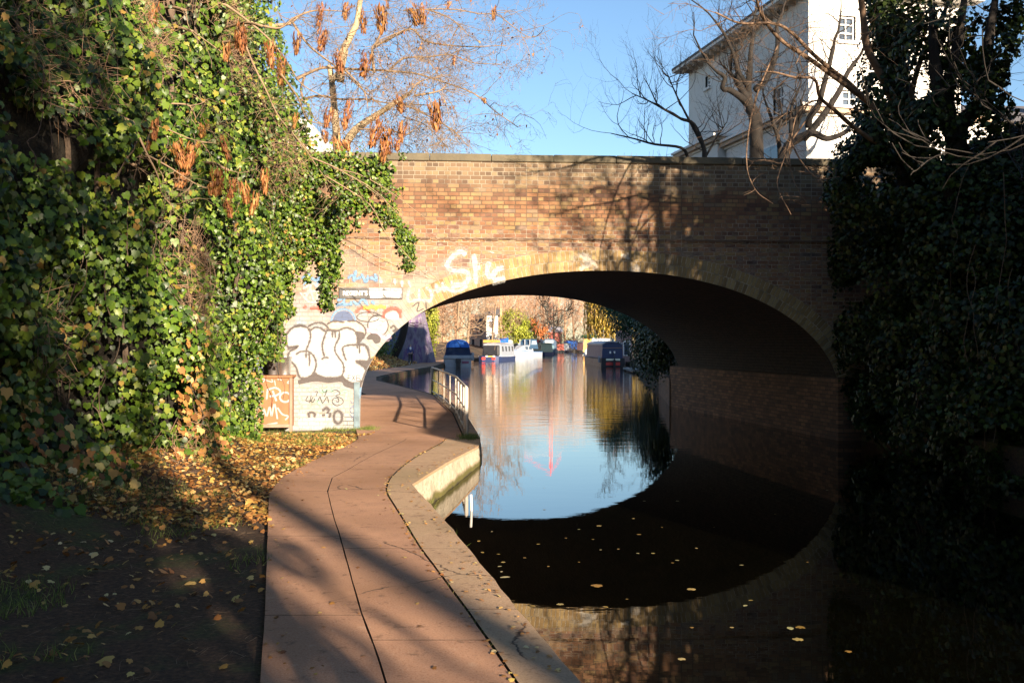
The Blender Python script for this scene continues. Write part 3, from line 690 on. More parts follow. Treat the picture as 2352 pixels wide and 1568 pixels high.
s2 = MB(); pw = [(sw*.46, sh_*.98), (sw*.5, sh_*.55), (sw*.48, sh_*.02), (sw*.62, sh_*.0), (sw*.7, sh_*.12), (sw*.99, sh_*.05), (sw*.99, sh_*.97), (sw*.7, sh_*.99)]
s2.face([(a, -.0168, b) for a, b in pw]); s2.build('overpaint', paintmat('thin_white_paint', (.38,.39,.41), .26), sg)

# ================================================================== RAILING
g = simple('white_railing_paint', (.50,.46,.40), .5, .15, 12, bump=.2)
rl = empty('railing', (0, 0, 0), 'white painted tubular handrail with posts at the water edge under the bridge', 'railing')
def rx(y): return ls(y)-.25
RY = [18.6, 19.9, 21.3, 22.9, 24.7, 26.8, 29.2, 31.8, 34.4]
for h, r_ in ((.93, .028), (.50, .020), (.10, .018)):
    m_ = MB(); m_.tube(smooth_path([(rx(y), y, zpath(y)+h) for y in RY], 3), r_, 8); m_.build('rail', g, rl, smooth=True)
for i, y in enumerate(RY):
    m_ = MB(); m_.tube([(rx(y), y, zpath(y)-.02), (rx(y), y, zpath(y)+.93)], .038 if i in (0, len(RY)-1) else .02, 8); m_.build('post', g, rl, smooth=True)

# ================================================================== BOX AND BUCKETS BY THE PIER
bx_u0, _ = fb(598, 900); bx_u1, _ = fb(684, 900)
cab = empty('storage_box', bw(bx_u0, -.62, .27), 'rust orange storage box covered in white graffiti tags beside the ivy', 'storage box', rz=BT)
wB, hB = bx_u1-bx_u0-.02, 1.12
orm = simple('rusty_orange_paint', (.27,.115,.05), .7, .3, 3); brn = simple('weathered_box_frame', (.24,.165,.12), .8, .3, 5)
m_ = MB(); m_.box((.04, .04, .10), (wB-.04, .50, hB-.02)); m_.build('body', orm, cab, bevel=.008)
m_ = MB(); m_.box((0, 0, hB-.03), (wB, .55, hB+.02)); m_.build('lid', orm, cab, bevel=.01)
for x in (0, wB-.06):
    m_ = MB(); m_.box((x, .0, .0), (x+.06, .06, hB-.031)); m_.build('post', brn, cab, bevel=.006)
m_ = MB(); m_.box((.061, .005, .09), (wB-.061, .045, .16)); m_.build('bottom_rail', brn, cab, bevel=.006)
def bst(lines, wd, name):
    mb = MB()
    for k, ln in enumerate(lines):
        p = smooth_path([Vector(((a-120)/385*wB, 0, hB-(b-730)/560*(hB-.05))) for a, b in ln], 5)
        for i in range(len(p)-1):
            t = (p[i+1]-p[i]).normalized(); nn = Vector((-t.z, 0, t.x))*wd/2; y = .036-.0006*k
            mb.face([(p[i]-nn+Vector((0, y, 0))), (p[i+1]-nn+Vector((0, y, 0))), (p[i+1]+nn+Vector((0, y, 0))), (p[i]+nn+Vector((0, y, 0)))])
    return mb.build(name, PW, cab)
bst([[(160,750),(220,760),(190,800)], [(230,770),(300,790),(290,760)], [(320,770),(330,830)], [(350,760),(400,770)], [(440,740),(490,750),(450,800),(495,800)]], .022, 'tag_lettering')
bst([[(140,900),(200,880),(150,960),(210,950)], [(250,860),(240,960),(230,970)], [(250,870),(330,850),(380,890),(340,930),(270,940)], [(300,880),(340,990)], arcp(430, 950, 55, 0, 360, ry=50)], .04, 'tag_lettering')
bst([[(150,1060),(130,1120),(160,1160),(130,1170)], [(200,1150),(210,1070),(240,1150),(270,1050),(290,1150),(320,1020),(350,1180)], [(350,1060),(400,1130),(460,1150),(430,1190)], [(240,1240),(350,1220)]], .032, 'tag_lettering')
def bucket(name, lab, x, y, r_, h, mat, tilt=0, grp=None):
    loc = bw(bx_u0+x, -.62+y, .27+hB+.021)
    o = empty(name, loc, lab, 'bucket', grp)
    m_ = MB(); m_.lathe((0, 0, 0), [(r_*.78, 0), (r_*.80, .01), (r_, h), (r_*1.05, h+.004), (r_*1.05, h+.018), (r_*.97, h+.018), (r_*.76, .02), (.001, .015)], 20)
    m_.build('body', mat, o, smooth=True)
    m_ = MB(); m_.tube([(r_*1.05*math.cos(a), r_*.35*math.sin(a)*0+.02, h+.0-abs(math.sin(a))*.06) for a in [math.pi*i/8 for i in range(9)]], .006, 5); m_.build('handle', mat, o)
bucket('metal_bucket', 'shiny galvanised bucket on the orange box nearest the bridge pier', wB-.20, .27, .15, .36, simple('galvanised_steel', (.62,.62,.62), .28, .15, 4, metal=.9, bump=.1))
bucket('metal_bucket', 'dull dark bucket half hidden by ivy on the orange box', .32, .30, .13, .33, simple('dull_steel', (.13,.12,.12), .5, .3, 4, metal=.6, bump=.1))
# ================================================================== IVY BANK (left)
rs = np.random.RandomState(7)
def nz(x, y, z, s): return noise.noise(Vector((x*s, y*s, z*s)))
def bank_x(y, z):
    """outer surface of the ivy mass"""
    x = -4.55+.55*nz(1, y, z, .55)+.28*nz(7, y, z, 1.5)
    x -= .10*max(0, z-3)*(1 if y < 15 else .3)
    x += .55*max(0, 1-z/1.3)*(1-sst(13.5, 16, y))                       # skirt spreads at the foot
    x -= .05*max(0, 13-y)
    return x
def ztop(y): return 10.5 if y < 19.6 else 10.5
hedge = empty('ivy_bank', (-5, 13, 0), 'tall bank smothered in glossy green ivy beside the towpath', 'ivy')
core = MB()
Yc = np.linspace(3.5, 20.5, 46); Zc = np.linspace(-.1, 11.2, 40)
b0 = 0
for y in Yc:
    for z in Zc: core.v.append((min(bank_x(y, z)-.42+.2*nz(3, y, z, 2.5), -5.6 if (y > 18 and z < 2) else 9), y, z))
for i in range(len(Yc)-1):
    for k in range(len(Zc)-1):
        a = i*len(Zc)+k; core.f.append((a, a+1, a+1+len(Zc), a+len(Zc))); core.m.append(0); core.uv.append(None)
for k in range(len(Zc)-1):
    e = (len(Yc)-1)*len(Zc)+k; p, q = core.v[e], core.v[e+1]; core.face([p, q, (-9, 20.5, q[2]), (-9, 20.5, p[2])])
unshift(core.build('gap_shade_core', M['soil_gap_shade'], hedge))  # backing sheet whose colour makes the gaps in the ivy read as shade
C = []; N = []; S = []
n = 62000
Y = rs.uniform(4.0, 20.6, n*2); Z = rs.uniform(0.1, 11, n*2)
for y, z in zip(Y, Z):
    dens = nz(2, y, z, 1.1)+.5*nz(5, y, z, 2.7)
    far = (y-4)/16
    thr = -.20 if z < 7 else -.12
    if z > 3 and nz(31, y, z, .42) < -.45: continue
    if y < 8.5 and rs.rand() < .5: continue
    if dens < thr+.15*rs.randn(): continue
    # the mass thins near the foot, where the verge begins
    if z < .45 and rs.rand() < .35: continue
    x = bank_x(y, z)-rs.uniform(-.16, .34)
    e = .12; gx = 1; gyv = -(bank_x(y+e, z)-bank_x(y-e, z))/(2*e); gz = -(bank_x(y, z+e)-bank_x(y, z-e))/(2*e)
    if y > 15.5 and z < 1.7 and (x*F/y+CX > 604 or (y > 18.2 and x > -5.35)): continue
    C.append((x, y, z)); N.append((gx+rs.normal(0, .6), gyv-.75+rs.normal(0, .65), gz*.6+.35+rs.normal(0, .5)))
    S.append(rs.triangular(.03, .065, .135)*(1 if y > 9 else 1.1)*(.85 if y > 17 else 1))
    if len(C) >= n: break
# end face of the mass towards the bridge, and soft outline at its right
A1 = leaf_arrays(np.array(C), np.array(N), np.array(S), IVY, rs)
V, Fa, Rn = A1; unshift(np_obj('foliage', V, Fa, M['ivy'], hedge, Rn))
# bare stems and runners in front
st = MB(); rr = random.Random(5)
for i in range(170):
    y = rr.uniform(7, 20); z = rr.uniform(.3, 8); p = []
    for k in range(7):
        p.append((bank_x(y, z)+.06+.05*rr.random(), y, z)); z += rr.uniform(.08, .3); y += rr.uniform(-.1, .1)
    p = smooth_path(p, 3); st.tube(p, [.007*(1-k/30) for k in range(len(p))], 4)
for i in range(16):                                    # woody ivy stems inside the gaps
    y = rr.uniform(7, 20); p = [(bank_x(y, z)-.25, y+.4*math.sin(z*.7+i), z) for z in np.arange(0, 10, .7)]
    p = smooth_path(p, 3); st.tube(p, [.04-.0005*k for k in range(len(p))], 6)
unshift(st.build('stem', M['bark'], hedge))
# brown twiggy patches where the ivy has died back
C = []; D = []
for i in range(30000):
    y = rs.uniform(8, 20.3); z = rs.uniform(.5, 10)
    if nz(51, y, z, .6) < .27 or (y > 15 and z < 2.2): continue
    C.append((bank_x(y, z)+rs.uniform(-.1, .2), y, z)); D.append((rs.normal(.3, .5), rs.normal(0, .8), rs.normal(-.2, .7)))
V, Fa, Rn = twig_arrays(np.array(C), np.array(D), rs.uniform(.12, .5, len(C)), np.full(len(C), .004), rs); unshift(np_obj('bare_twigs', V, Fa, M['twig'], hedge, Rn))
# yellowed leaves low at the foot
C = []; N = []; S = []
for i in range(1700):
    y = rs.uniform(6, 20); z = rs.uniform(.3, 2.2)**1; 
    if nz(9, y, z, .8) < .08 or y > 16.5: continue
    C.append((bank_x(y, z)+rs.uniform(.0, .18), y, z)); N.append((1+rs.normal(0, .4), -.7+rs.normal(0, .5), .5)); S.append(rs.uniform(.06, .13))
V, Fa, Rn = leaf_arrays(np.array(C), np.array(N), np.array(S), IVY, rs); unshift(np_obj('withered_leaves', V, Fa, M['litter'], hedge, Rn))

# ---- ivy over the parapet and hanging down the bridge face
def inside(p, poly):
    x, y = p; c = False; n = len(poly)
    for i in range(n):
        (x1, y1), (x2, y2) = poly[i], poly[(i+1) % n]
        if (y1 > y) != (y2 > y) and x < (x2-x1)*(y-y1)/(y2-y1+1e-12)+x1: c = not c
    return c
POLY = [(620,200),(700,300),(745,345),(800,355),(880,366),(905,388),(893,420),(900,470),(912,500),(880,505),(850,480),(822,488),(800,505),(815,520),(790,548),(775,560),(786,600),(780,640),(765,655),(768,690),(752,705),(742,690),(748,640),(742,590),(720,590),(700,610),(670,640),(655,700),(648,790),(640,880),(620,880),(600,600)]
POLY2 = [(870,470),(912,500),(925,520),(950,535),(955,580),(950,612),(938,620),(925,590),(915,560),(890,530),(865,505)]
PF = [fb(*p) for p in POLY]; PF2 = [fb(*p) for p in POLY2]
iv = empty('ivy_creeper', bw(-5.5, -.1, 4), 'ivy spilling over the parapet and hanging in strands down the bridge wall', 'ivy')
C = []; N = []; S = []
def addf(u, z, off, s):
    p = bw(u, -off, z); iv_n = (math.sin(BT)+rs.normal(0, .55)+.35, -1+rs.normal(0, .4), .35+rs.normal(0, .45))
    C.append(p); N.append(iv_n); S.append(s)
us = [p[0] for p in PF]; zs = [p[1] for p in PF]
for i in range(15000):
    u = rs.uniform(min(us), max(us)); z = rs.uniform(min(zs), max(zs))
    j = .10
    if not inside((u+rs.normal(0, .07), z+rs.normal(0, .07)), PF): continue
    if nz(4, u, z, 2.2) < -.36: continue
    addf(u, z, rs.uniform(.06, .34), rs.uniform(.045, .085))
us = [p[0] for p in PF2]; zs = [p[1] for p in PF2]
for i in range(1300):
    u = rs.uniform(min(us), max(us)); z = rs.uniform(min(zs), max(zs))
    if inside((u+rs.normal(0, .05), z+rs.normal(0, .05)), PF2) and nz(8, u, z, 5) > -.15: addf(u, z, rs.uniform(.04, .16), rs.uniform(.04, .07))
strands = [[(742,560),(745,620),(752,680),(748,705)], [(765,560),(770,610),(772,640)], [(905,490),(925,540),(940,590),(942,618)], [(820,500),(826,520)], [(700,600),(705,640)], [(930,540),(952,548)],
           [(668,640),(665,700),(668,720)], [(880,360),(925,362)], [(893,425),(915,440)]]
for s_ in strands:
    p = smooth_path([Vector((*fb(*a), 0)) for a in s_], 6)
    for q in p:
        for k in range(20): addf(q.x+rs.normal(0, .06), q.y+rs.normal(0, .06), rs.uniform(.03, .12), rs.uniform(.035, .065))
V, Fa, Rn = leaf_arrays(np.array(C), np.array(N), np.array(S), IVY, rs); unshift(np_obj('foliage', V, Fa, M['ivy'], iv, Rn))
st = MB()
for s_ in strands+[[(690,400),(800,440),(900,480)], [(700,330),(760,370),(860,380)], [(720,420),(760,520),(745,560)]]:
    p = smooth_path([Vector((*fb(*a), 0)) for a in s_], 6); st.tube([bw(q.x, -.05, q.y) for q in p], .012, 5)
unshift(st.build('stem', M['bark'], iv))

# ---- verge: leaf litter, grass
C = []; N = []; S = []
def verge_ok(x, y): return x < (interp(TL, y) if y < YE else -2.75)+.02 and x > -5.2
for i in range(42000):
    y = 2.5+18*rs.rand(); x = rs.uniform(-5.3, .2)
    if y > 19.6 or not verge_ok(x, y): continue
    if y < 9 and rs.rand() < .8: continue
    if y > 9 and nz(x, y, 1, .9)+.5*rs.randn() < -.5: continue
    if y < 9 and nz(x, y, 1, .9)+.35*rs.randn() < 0: continue
    C.append((x, y, zg_left(x, y)+.012+rs.uniform(0, .03))); N.append((rs.normal(0, .45), rs.normal(0, .45), 1)); S.append(rs.uniform(.03, .085)*(1.25 if rs.rand() < .08 else .8))
for i in range(700):     # strays on the path, in the joint by the coping and along its edge
    y = rs.uniform(3.5, 18); t = rs.rand()
    if t < .35: x = fG(y)+rs.normal(0, .03)
    elif t < .65: x = fE(y)-abs(rs.normal(0, .09))-.02
    elif t < .85: x = fL(y)+abs(rs.normal(0, .15))
    else: x = rs.uniform(fL(y), fE(y))
    if x > fE(y)-.01: continue
    C.append((x, y, zpath(y)+.006)); N.append((rs.normal(0, .2), rs.normal(0, .2), 1)); S.append(rs.uniform(.015, .04))
V1 = leaf_arrays(np.array(C), np.array(N), np.array(S)*.95, IVY, rs, down=False)
V, Fa, Rn = V1; tag(np_obj('leaf_litter', V, Fa, M['litter'], None, Rn), 'brown and orange fallen leaves scattered over the verge and path', 'leaves', kind='stuff')
# twigs / dry stalks
C = rs.uniform([-4.6, 4, 0], [-1, 18, 0], (1600, 3)); C = np.array([c for c in C if verge_ok(c[0], c[1])]); C[:, 2] = [zg_left(a, b)+.015 for a, b, _ in C]
D = np.stack([rs.normal(0, 1, len(C)), rs.normal(0, 1, len(C)), rs.normal(0, .1, len(C))], 1)
V, Fa, Rn = twig_arrays(C, D, rs.uniform(.04, .18, len(C)), np.full(len(C), .0016), rs)
tag(np_obj('dry_stalks', V, Fa, M['twig_pale'], None, Rn), 'pale dry stalks lying on the brown soil of the verge', 'stalks', kind='stuff')
C = []
for i in range(26000):
    y = rs.uniform(4, 19.8); x = rs.uniform(-5, -1.2)
    if not verge_ok(x, y): continue
    d = nz(x, y, 3, .8)+.5*nz(x, y, 8, 2.2)-(.2 if y < 9 else 0)
    near = sst(-3.1, -3.9, -(-x)) if False else (1 if x < -3.2+.04*(14-y) else 0)
    if d+.25*near < .22: continue
    C.append((x, y, zg_left(x, y)-.005))
for i in range(1500):
    a = rs.rand(); 
    if a < .35: u, v_ = rs.uniform(-5.9, -4.9), -.12-abs(rs.normal(0, .10))
    elif a < .6: u, v_ = rs.normal(-4.95, .10), rs.uniform(-.5, .2)
    else:
        y = rs.normal(18.3, .25); x = ls(y)-.2+rs.normal(0, .10); 
        if x < ls(y): C.append((x, y, zpath(y)))
        continue
    p = bw(u, v_, .25); C.append(p)
for i in range(900):
    y = rs.uniform(3, 17); C.append((fG(y)+rs.normal(0, .012), y, zpath(y)-.03)) if nz(1, y, 1, 1.5) > 0 else None
C = np.array(C); n = len(C); D = np.stack([rs.normal(0, .45, n), rs.normal(0, .45, n), np.ones(n)], 1)
Lg_ = rs.uniform(.04, .13, n); Lg_[-600:] *= .35
V, Fa, Rn = twig_arrays(C, D, Lg_, np.full(n, .003), rs); tag(np_obj('grass', V, Fa, M['grass'], None, Rn), 'short grass tufts growing in the verge and path joints', 'grass', kind='stuff')
# weeds at the base of the canal wall
C = np.stack([rs.normal(-.9, .12, 500), rs.normal(11.0, .5, 500), np.full(500, .02)], 1); C[:, 0] = [ls(y)+abs(rs.normal(.03, .08)) for y in C[:, 1]]
V, Fa, Rn = twig_arrays(C, np.stack([rs.normal(.3, .5, 500), rs.normal(0, .5, 500), np.ones(500)], 1), rs.uniform(.04, .14, 500), np.full(500, .002), rs)
tag(np_obj('weeds', V, Fa, M['grass'], None, Rn), 'thin dry weeds at the foot of the canal wall by the water', 'weeds', kind='stuff')
# small white stake in the water
stk = MB(); stk.tube([(-.49, 12.0, -.4), (-.50, 12.0, .10), (-.505, 12.0, .2)], .016, 6)
tag(stk.build('stake', simple('white_stake', (.6,.58,.55), .6, .1), smooth=True), 'short white stake standing in the water by the canal wall', 'stake')

# floating leaves, each its own object
protos = []
for k in range(4):
    V, Fa, Rn = leaf_arrays(np.array([(0, 0, .004)]), np.array([(0, 0, 1.)]), np.array([1.]), OVAL if k % 2 else IVY, rs, down=False)
    V[:, 2] = V[:, 2]*.35+.012; me_o = np_obj('floating_leaf', V, Fa, M['floatleaf'], None, np.full(len(V), k/3.)); protos.append(me_o)
spots = [(1373,1344,2.2),(1588,1352,1.7),(1375,1207,1.3),(1237,1249,1.1),(1467,1227,1.2),(1160,1325,2.0),(1288,1387,1.3),(1815,1442,1.8),(1840,1440,1.5),(1835,1468,1.7),(1565,1512,1.2),(1712,1390,1.1),(1725,1378,1),(1100,1242,1.3),(1108,1268,1.2),(1145,1272,.9),(1155,1290,1),(1250,1170,1),(1480,1150,.9),(1556,1150,1),(1500,1270,.9),(1465,1270,.8),(1703,1297,.9),(1555,1286,1),(1545,1292,.7),(1973,1082,.9),(1900,1125,.9),(1130,1220,.7),(1148,1300,1),(1152,1312,.9),(1222,1391,1.3),(1390,1393,1.3),(1455,1190,.8),(1380,1262,.7),(1330,1215,.7),(1362,1238,.7),(1420,1260,.6),(1300,1235,.6),(1600,1258,.7),(1440,1375,.6),(1950,1495,1),(1205,1280,.7),(1260,1300,.8),(1330,1290,.5),(1520,1210,.7),(1640,1210,.6),(1780,1180,.6),(1590,1440,.7),(1680,1440,.7),(1855,1290,.5),(1549,1010,.8),(1460,1045,.7),(1250,1120,.6)]
usedp = set(); rr = random.Random(2)
for px, py, s_ in spots:
    Yw = CAMZ*F/(py-HY); X = (px-CX)/F*Yw; k = rr.randrange(4)
    o = protos[k] if k not in usedp else protos[k].copy()
    if k in usedp: COL.objects.link(o)
    usedp.add(k); o.location = (X, Yw, 0); o.scale = (s_*.050,)*3; o.rotation_euler = (0, 0, rr.uniform(0, 6.28))
    tag(o, 'small yellow fallen leaf floating on the dark canal water', 'leaf', 'fallen leaves floating on the canal')

# ================================================================== TREES
def grow(mb, p, d, L, r, lvl, rr, up=.12, split=(3, 5), wander=.22, minr=.0025, ends=None, ratio=.62, rr_child=.55):
    n = max(3, int(4+lvl)); pts = [Vector(p)]; d = Vector(d).normalized(); rad = [r]
    for i in range(n):
        d = (d+Vector((rr.gauss(0, wander), rr.gauss(0, wander), rr.gauss(0, wander)+up))).normalized()
        pts.append(pts[-1]+d*L/n); rad.append(max(minr*.6, r*(1-.72*(i+1)/n)))
    mb.tube(pts, rad, 7 if r > .06 else 5 if r > .02 else 3, caps=False)
    if lvl <= 0:
        if ends is not None: ends.append((pts[-1], d))
        return
    for k in range(rr.randint(*split)):
        t = rr.uniform(.25, 1.0); i = min(n-1, int(t*n)); q = pts[i].lerp(pts[i+1], t*n-i) if i < n else pts[-1]
        ax_ = Vector((rr.gauss(0, 1), rr.gauss(0, 1), rr.gauss(0, .6))); dd = (pts[i+1]-pts[i]).normalized(); perp = (ax_-dd*ax_.dot(dd)).normalized()
        nd_ = (dd*rr.uniform(.5, 1)+perp*rr.uniform(.5, 1.0)).normalized()
        grow(mb, q, nd_, L*ratio*rr.uniform(.7, 1.15), max(minr, rad[i]*rr_child), lvl-1, rr, up, split, wander, minr, ends, ratio, rr_child)
def limb(mb, pts3, r0, r1, n=7):
    p = smooth_path(pts3, 4); mb.tube(p, [r0+(r1-r0)*i/(len(p)-1) for i in range(len(p))], n); return p
def sprout(mb, path, count, L, r, lvl, rr, up=.15, bias=None, t0=.2, **kw):
    for k in range(count):
        i = rr.randrange(int(len(path)*t0), len(path)-1); d = (path[i+1]-path[i]).normalized()
        v_ = Vector((rr.gauss(0, 1), rr.gauss(0, .8), rr.gauss(0, .7)))+Vector(bias or (0, 0, .6)); v_ = (v_-d*v_.dot(d)*.5).normalized()
        grow(mb, path[i], v_, L*rr.uniform(.6, 1.2), r, lvl, rr, up, **kw)
def traced(fn, pts, Y, dy=0): return [P(*fn(*p), Y+dy*i/(len(pts)-1)) for i, p in enumerate(pts)]

# --- bare knobbly trees beyond the parapet, in front of the white house
def bare(name_label, limbs, Y, seed, tw, base, r0=.20, L=1.5, lvl=2, cnt=8, mat='bark_dark', up=.2, bias=(0, 0, .8)):
    rr_ = random.Random(seed); o = empty('bare_tree', base, name_label, 'tree')
    inv = Vector(base)
    tm_ = MB(); bm_ = MB(); first = True
    for fnpts, ra, rb, dy in limbs:
        p3 = [Vector(a)-inv for a in traced(q5, fnpts, Y, dy)]
        if first: 
            p3 = [Vector((p3[0].x, p3[0].y, 0))]+p3
            pth = limb(tm_, p3, ra, rb, 9); first = False
        else: pth = limb(bm_, p3, ra, rb, 7)
        sprout(bm_, pth, cnt if not fnpts is limbs[0][0] else cnt//2, L, .02, lvl, rr_, up=up, bias=bias, t0=.35)
        grow(bm_, pth[-1], (pth[-1]-pth[-3]), L*1.3, rb*.8, lvl, rr_, up)
    tm_.build('trunk', M[mat], o, smooth=True); bm_.build('branches', M[mat], o, smooth=True); return o
bare('bare dark tree with upswept knobbly limbs, in front of the white house', [([(870,900),(868,780),(860,650),(832,592)], .27, .20, 0), ([(832,592),(780,540),(720,500),(680,490),(692,430),(650,400)], .13, .06, -.6), ([(832,592),(820,500),(830,400),(835,300),(850,180)], .15, .06, .4),
     ([(820,480),(770,400),(740,300),(690,190),(640,120)], .09, .04, -.5), ([(865,500),(920,440),(965,340),(985,240),(980,150),(1010,80)], .13, .05, .8)], 33.5, 11, 0, P(*q5(870, 1250), 33.5), cnt=9, L=1.7)
bare('bare tree with crooked lopped limbs, between the dark tree and the ivied trunk', [([(1010,930),(1012,890),(1050,800)], .2, .17, 0), ([(1050,800),(1100,770),(1180,740),(1260,770),(1350,740),(1400,690)], .16, .06, 0), ([(1130,770),(1200,690),(1260,610),(1330,500),(1370,410),(1420,340)], .13, .07, .5),
     ([(1155,710),(1165,650),(1210,590),(1240,480),(1270,370),(1295,260)], .12, .07, -.6), ([(1060,790),(1060,650),(1070,570),(1100,500)], .08, .04, .3)], 32.6, 12, 0, P(*q5(1010, 1280), 32.6), cnt=6, L=1.2)
bare('slender bare tree leaning beside the knobbly one, behind the parapet', [([(1000,900),(990,780),(960,680),(930,600)], .11, .05, 0), ([(980,740),(1010,650),(1000,560)], .05, .02, .3)], 34.6, 13, 0, P(*q5(1000, 1250), 34.6), cnt=6, L=1.3)
bare('low spreading bare tree reaching across the sky left of the white house', [([(580,900),(572,810),(520,690),(450,660)], .10, .05, 0), ([(450,660),(360,610),(270,560),(180,520)], .045, .015, -1), ([(490,880),(450,820),(300,800),(190,770),(60,740)], .06, .015, -1), ([(560,790),(480,640),(420,520),(370,400)], .05, .015, .8), ([(580,880),(650,760),(690,700)], .04, .02, .5)], 32.4, 14, 0, P(*q5(580, 1280), 32.4), cnt=8, L=1.5, bias=(-.5, 0, .6))

# --- right foreground tree clothed in ivy, long bare limbs over the canal
def at(o): return Vector(o.location)
def ivy_around(path, rad0, n, rs_, s=(.05, .10), clump=1.0):
    C = []; N = []; S = []; path = [Vector(p) for p in path]
    for i in range(n):
        t = rs_.rand()*(len(path)-1); k = int(t); q = path[k].lerp(path[min(k+1, len(path)-1)], t-k)
        v = rs_.normal(0, 1, 3); v /= np.linalg.norm(v); rad = rad0*(.6+.7*(noise.noise(q*1.1)+.5))*rs_.uniform(.5, 1.15)
        C.append(np.array(q)+v*rad); N.append(v+rs_.normal(0, .35, 3)+np.array([0, 0, .3])); S.append(rs_.uniform(*s))
    return C, N, S
def blob(c, r, n, rs_, s=(.05, .11), thr=-.1, sc=1.1, hollow=.35):
    """leaves through the outer part of an ellipsoid, broken up by noise"""
    C = []; N = []; S = []; k = 0
    while len(C) < n and k < n*8:
        k += 1; v = rs_.normal(0, 1, 3); v /= np.linalg.norm(v); f = rs_.uniform(hollow, 1.05)
        q = np.array(c)+v*np.array(r)*f*(1+.25*noise.noise(Vector(v*2.3+np.array(c))))
        if noise.noise(Vector(q*sc)) < thr: continue
        C.append(q); N.append(v+rs_.normal(0, .5, 3)+np.array([0, 0, .3])); S.append(rs_.uniform(*s))
    return C, N, S
def leaf_part(name, parts, mat, parent, rs_, shape=IVY):
    C = np.array(sum([list(p[0]) for p in parts], [])); N = np.array(sum([list(p[1]) for p in parts], [])); S = np.array(sum([list(p[2]) for p in parts], []))
    C = C-np.array(parent.location)
    V, Fa, Rn = leaf_arrays(C, N, S, shape, rs_); return np_obj(name, V, Fa, mat, parent, Rn)
base = (8.3, 18.6, .9)
rt = empty('ivy_clad_tree', base, 'leaning tree wrapped in dark ivy whose long bare limbs reach left across the house', 'tree')
o_ = Vector(base); rr = random.Random(21)
tm_ = MB(); bm_ = MB(); pm_ = MB()
tr = limb(tm_, [Vector((0, 0, 0))]+[Vector(p)-o_ for p in traced(q5, [(1760,1300),(1725,860),(1690,640),(1640,420),(1590,200),(1565,60),(1540,-150)], 18.4)], .34, .12, 10)
limb(tm_, [Vector(p)-o_ for p in traced(q5, [(1675,560),(1665,430),(1650,250),(1600,60),(1560,-120)], 18.7)], .14, .06, 8)
for pts, ra, rb, dy in (([(1530,600),(1400,500),(1290,420),(1150,320),(1000,220),(900,90),(860,-40)], .055, .02, -2.5), ([(1690,870),(1560,810),(1400,700),(1300,610),(1220,540),(1190,440),(1080,430),(960,400),(860,400)], .048, .010, -3.0),
                        ([(1600,690),(1400,480),(1300,400),(1180,300),(1060,180),(960,130),(780,130),(640,70)], .05, .012, -3.0)):
    pth = limb(pm_, [Vector(p)-o_ for p in traced(q5, pts, 18.0, dy)], ra, rb, 7); sprout(pm_, pth, 12, 1.1, .010, 2, rr, up=-.02, bias=(-.5, 0, .3), t0=.25, minr=.003)
for pts, ra, rb, dy in (([(1715,590),(1650,580),(1560,420),(1480,260),(1460,90),(1440,-60)], .085, .05, -1), ([(1715,700),(1720,560),(1780,330),(1860,170),(1910,70),(1950,-50)], .06, .03, -.8), ([(1640,420),(1720,240),(1800,90)], .05, .02, .5)):
    pth = limb(pm_, [Vector(p)-o_ for p in traced(q5, pts, 18.2, dy)], ra, rb, 7); sprout(pm_, pth, 6, .8, .01, 1, rr, up=.05, minr=.003)
for pts in ([(1400,690),(1230,560),(1100,620),(1055,790),(1000,940),(985,1040),(1060,1190)], [(1230,560),(1120,700),(1052,820),(1075,1000),(1150,1130)], [(1060,790),(1120,900),(1210,990),(1330,980)], [(1000,220),(860,560),(812,880),(860,1050),(960,1130)]):
    pth = limb(pm_, [Vector(p)-o_ for p in traced(q5, pts, 17.0, -.8)], .018, .005, 5); sprout(pm_, pth, 6, .5, .006, 1, rr, up=-.05, t0=.1, minr=.0025)
tm_.build('trunk', M['bark_dark'], rt, smooth=True); pm_.build('branches', M['limb'], rt, smooth=True)
rs2 = np.random.RandomState(31)
def B(px, py, Y, rx_, rz_, n, ry=.8, thr=-.1, **kw): return blob(P(px, py, Y), (rx_, ry, rz_), n, rs2, thr=thr, **kw)
parts = [ivy_around([Vector(p)+o_ for p in tr[3:]], .42, 6000, rs2), B(2015,230,18.3,.45,1.4,1500), B(2000,330,18,.5,.7,1200), B(1990,420,18,.75,.9,2600), B(2060,440,18,.9,.9,2600)]
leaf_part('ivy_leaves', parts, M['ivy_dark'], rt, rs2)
base = (9.6, 17.0, 1.0)
rt2 = empty('ivy_clad_tree', base, 'broad tree thick with ivy at the right end of the parapet, sky showing through', 'tree')
tm_ = MB(); o_ = Vector(base); rr = random.Random(5)
for pts in ([(2000,1200),(1960,800),(1930,500),(1990,200),(2030,-60)], [(2000,900),(2110,560),(2160,200),(2200,-50)], [(1980,800),(1880,500),(1850,250),(1840,50)]):
    pth = limb(tm_, [Vector((0, 0, 0))]+[Vector(p)-o_ for p in traced(q5, pts, 17)], .2, .05, 8); sprout(tm_, pth, 10, 1.2, .015, 2, rr, up=.1)
tm_.build('trunk', M['bark_dark'], rt2, smooth=True)
parts = [B(2200,110,17,1.1,.9,1700,thr=.08), B(2290,210,16.6,.7,1.0,1500,thr=.05), B(2120,280,17.3,.6,1.0,2000,thr=-.02), B(2320,60,17,.5,.7,800,thr=.05), B(2180,440,17,1.3,.6,3600,thr=-.12), B(2290,420,16.8,1.0,.9,3000,thr=-.1), B(2100,60,17.5,.6,.6,900,thr=.0), B(2230,560,16.6,1.2,.9,3200,thr=-.3)]
leaf_part('ivy_leaves', parts, M['ivy_dark'], rt2, rs2)
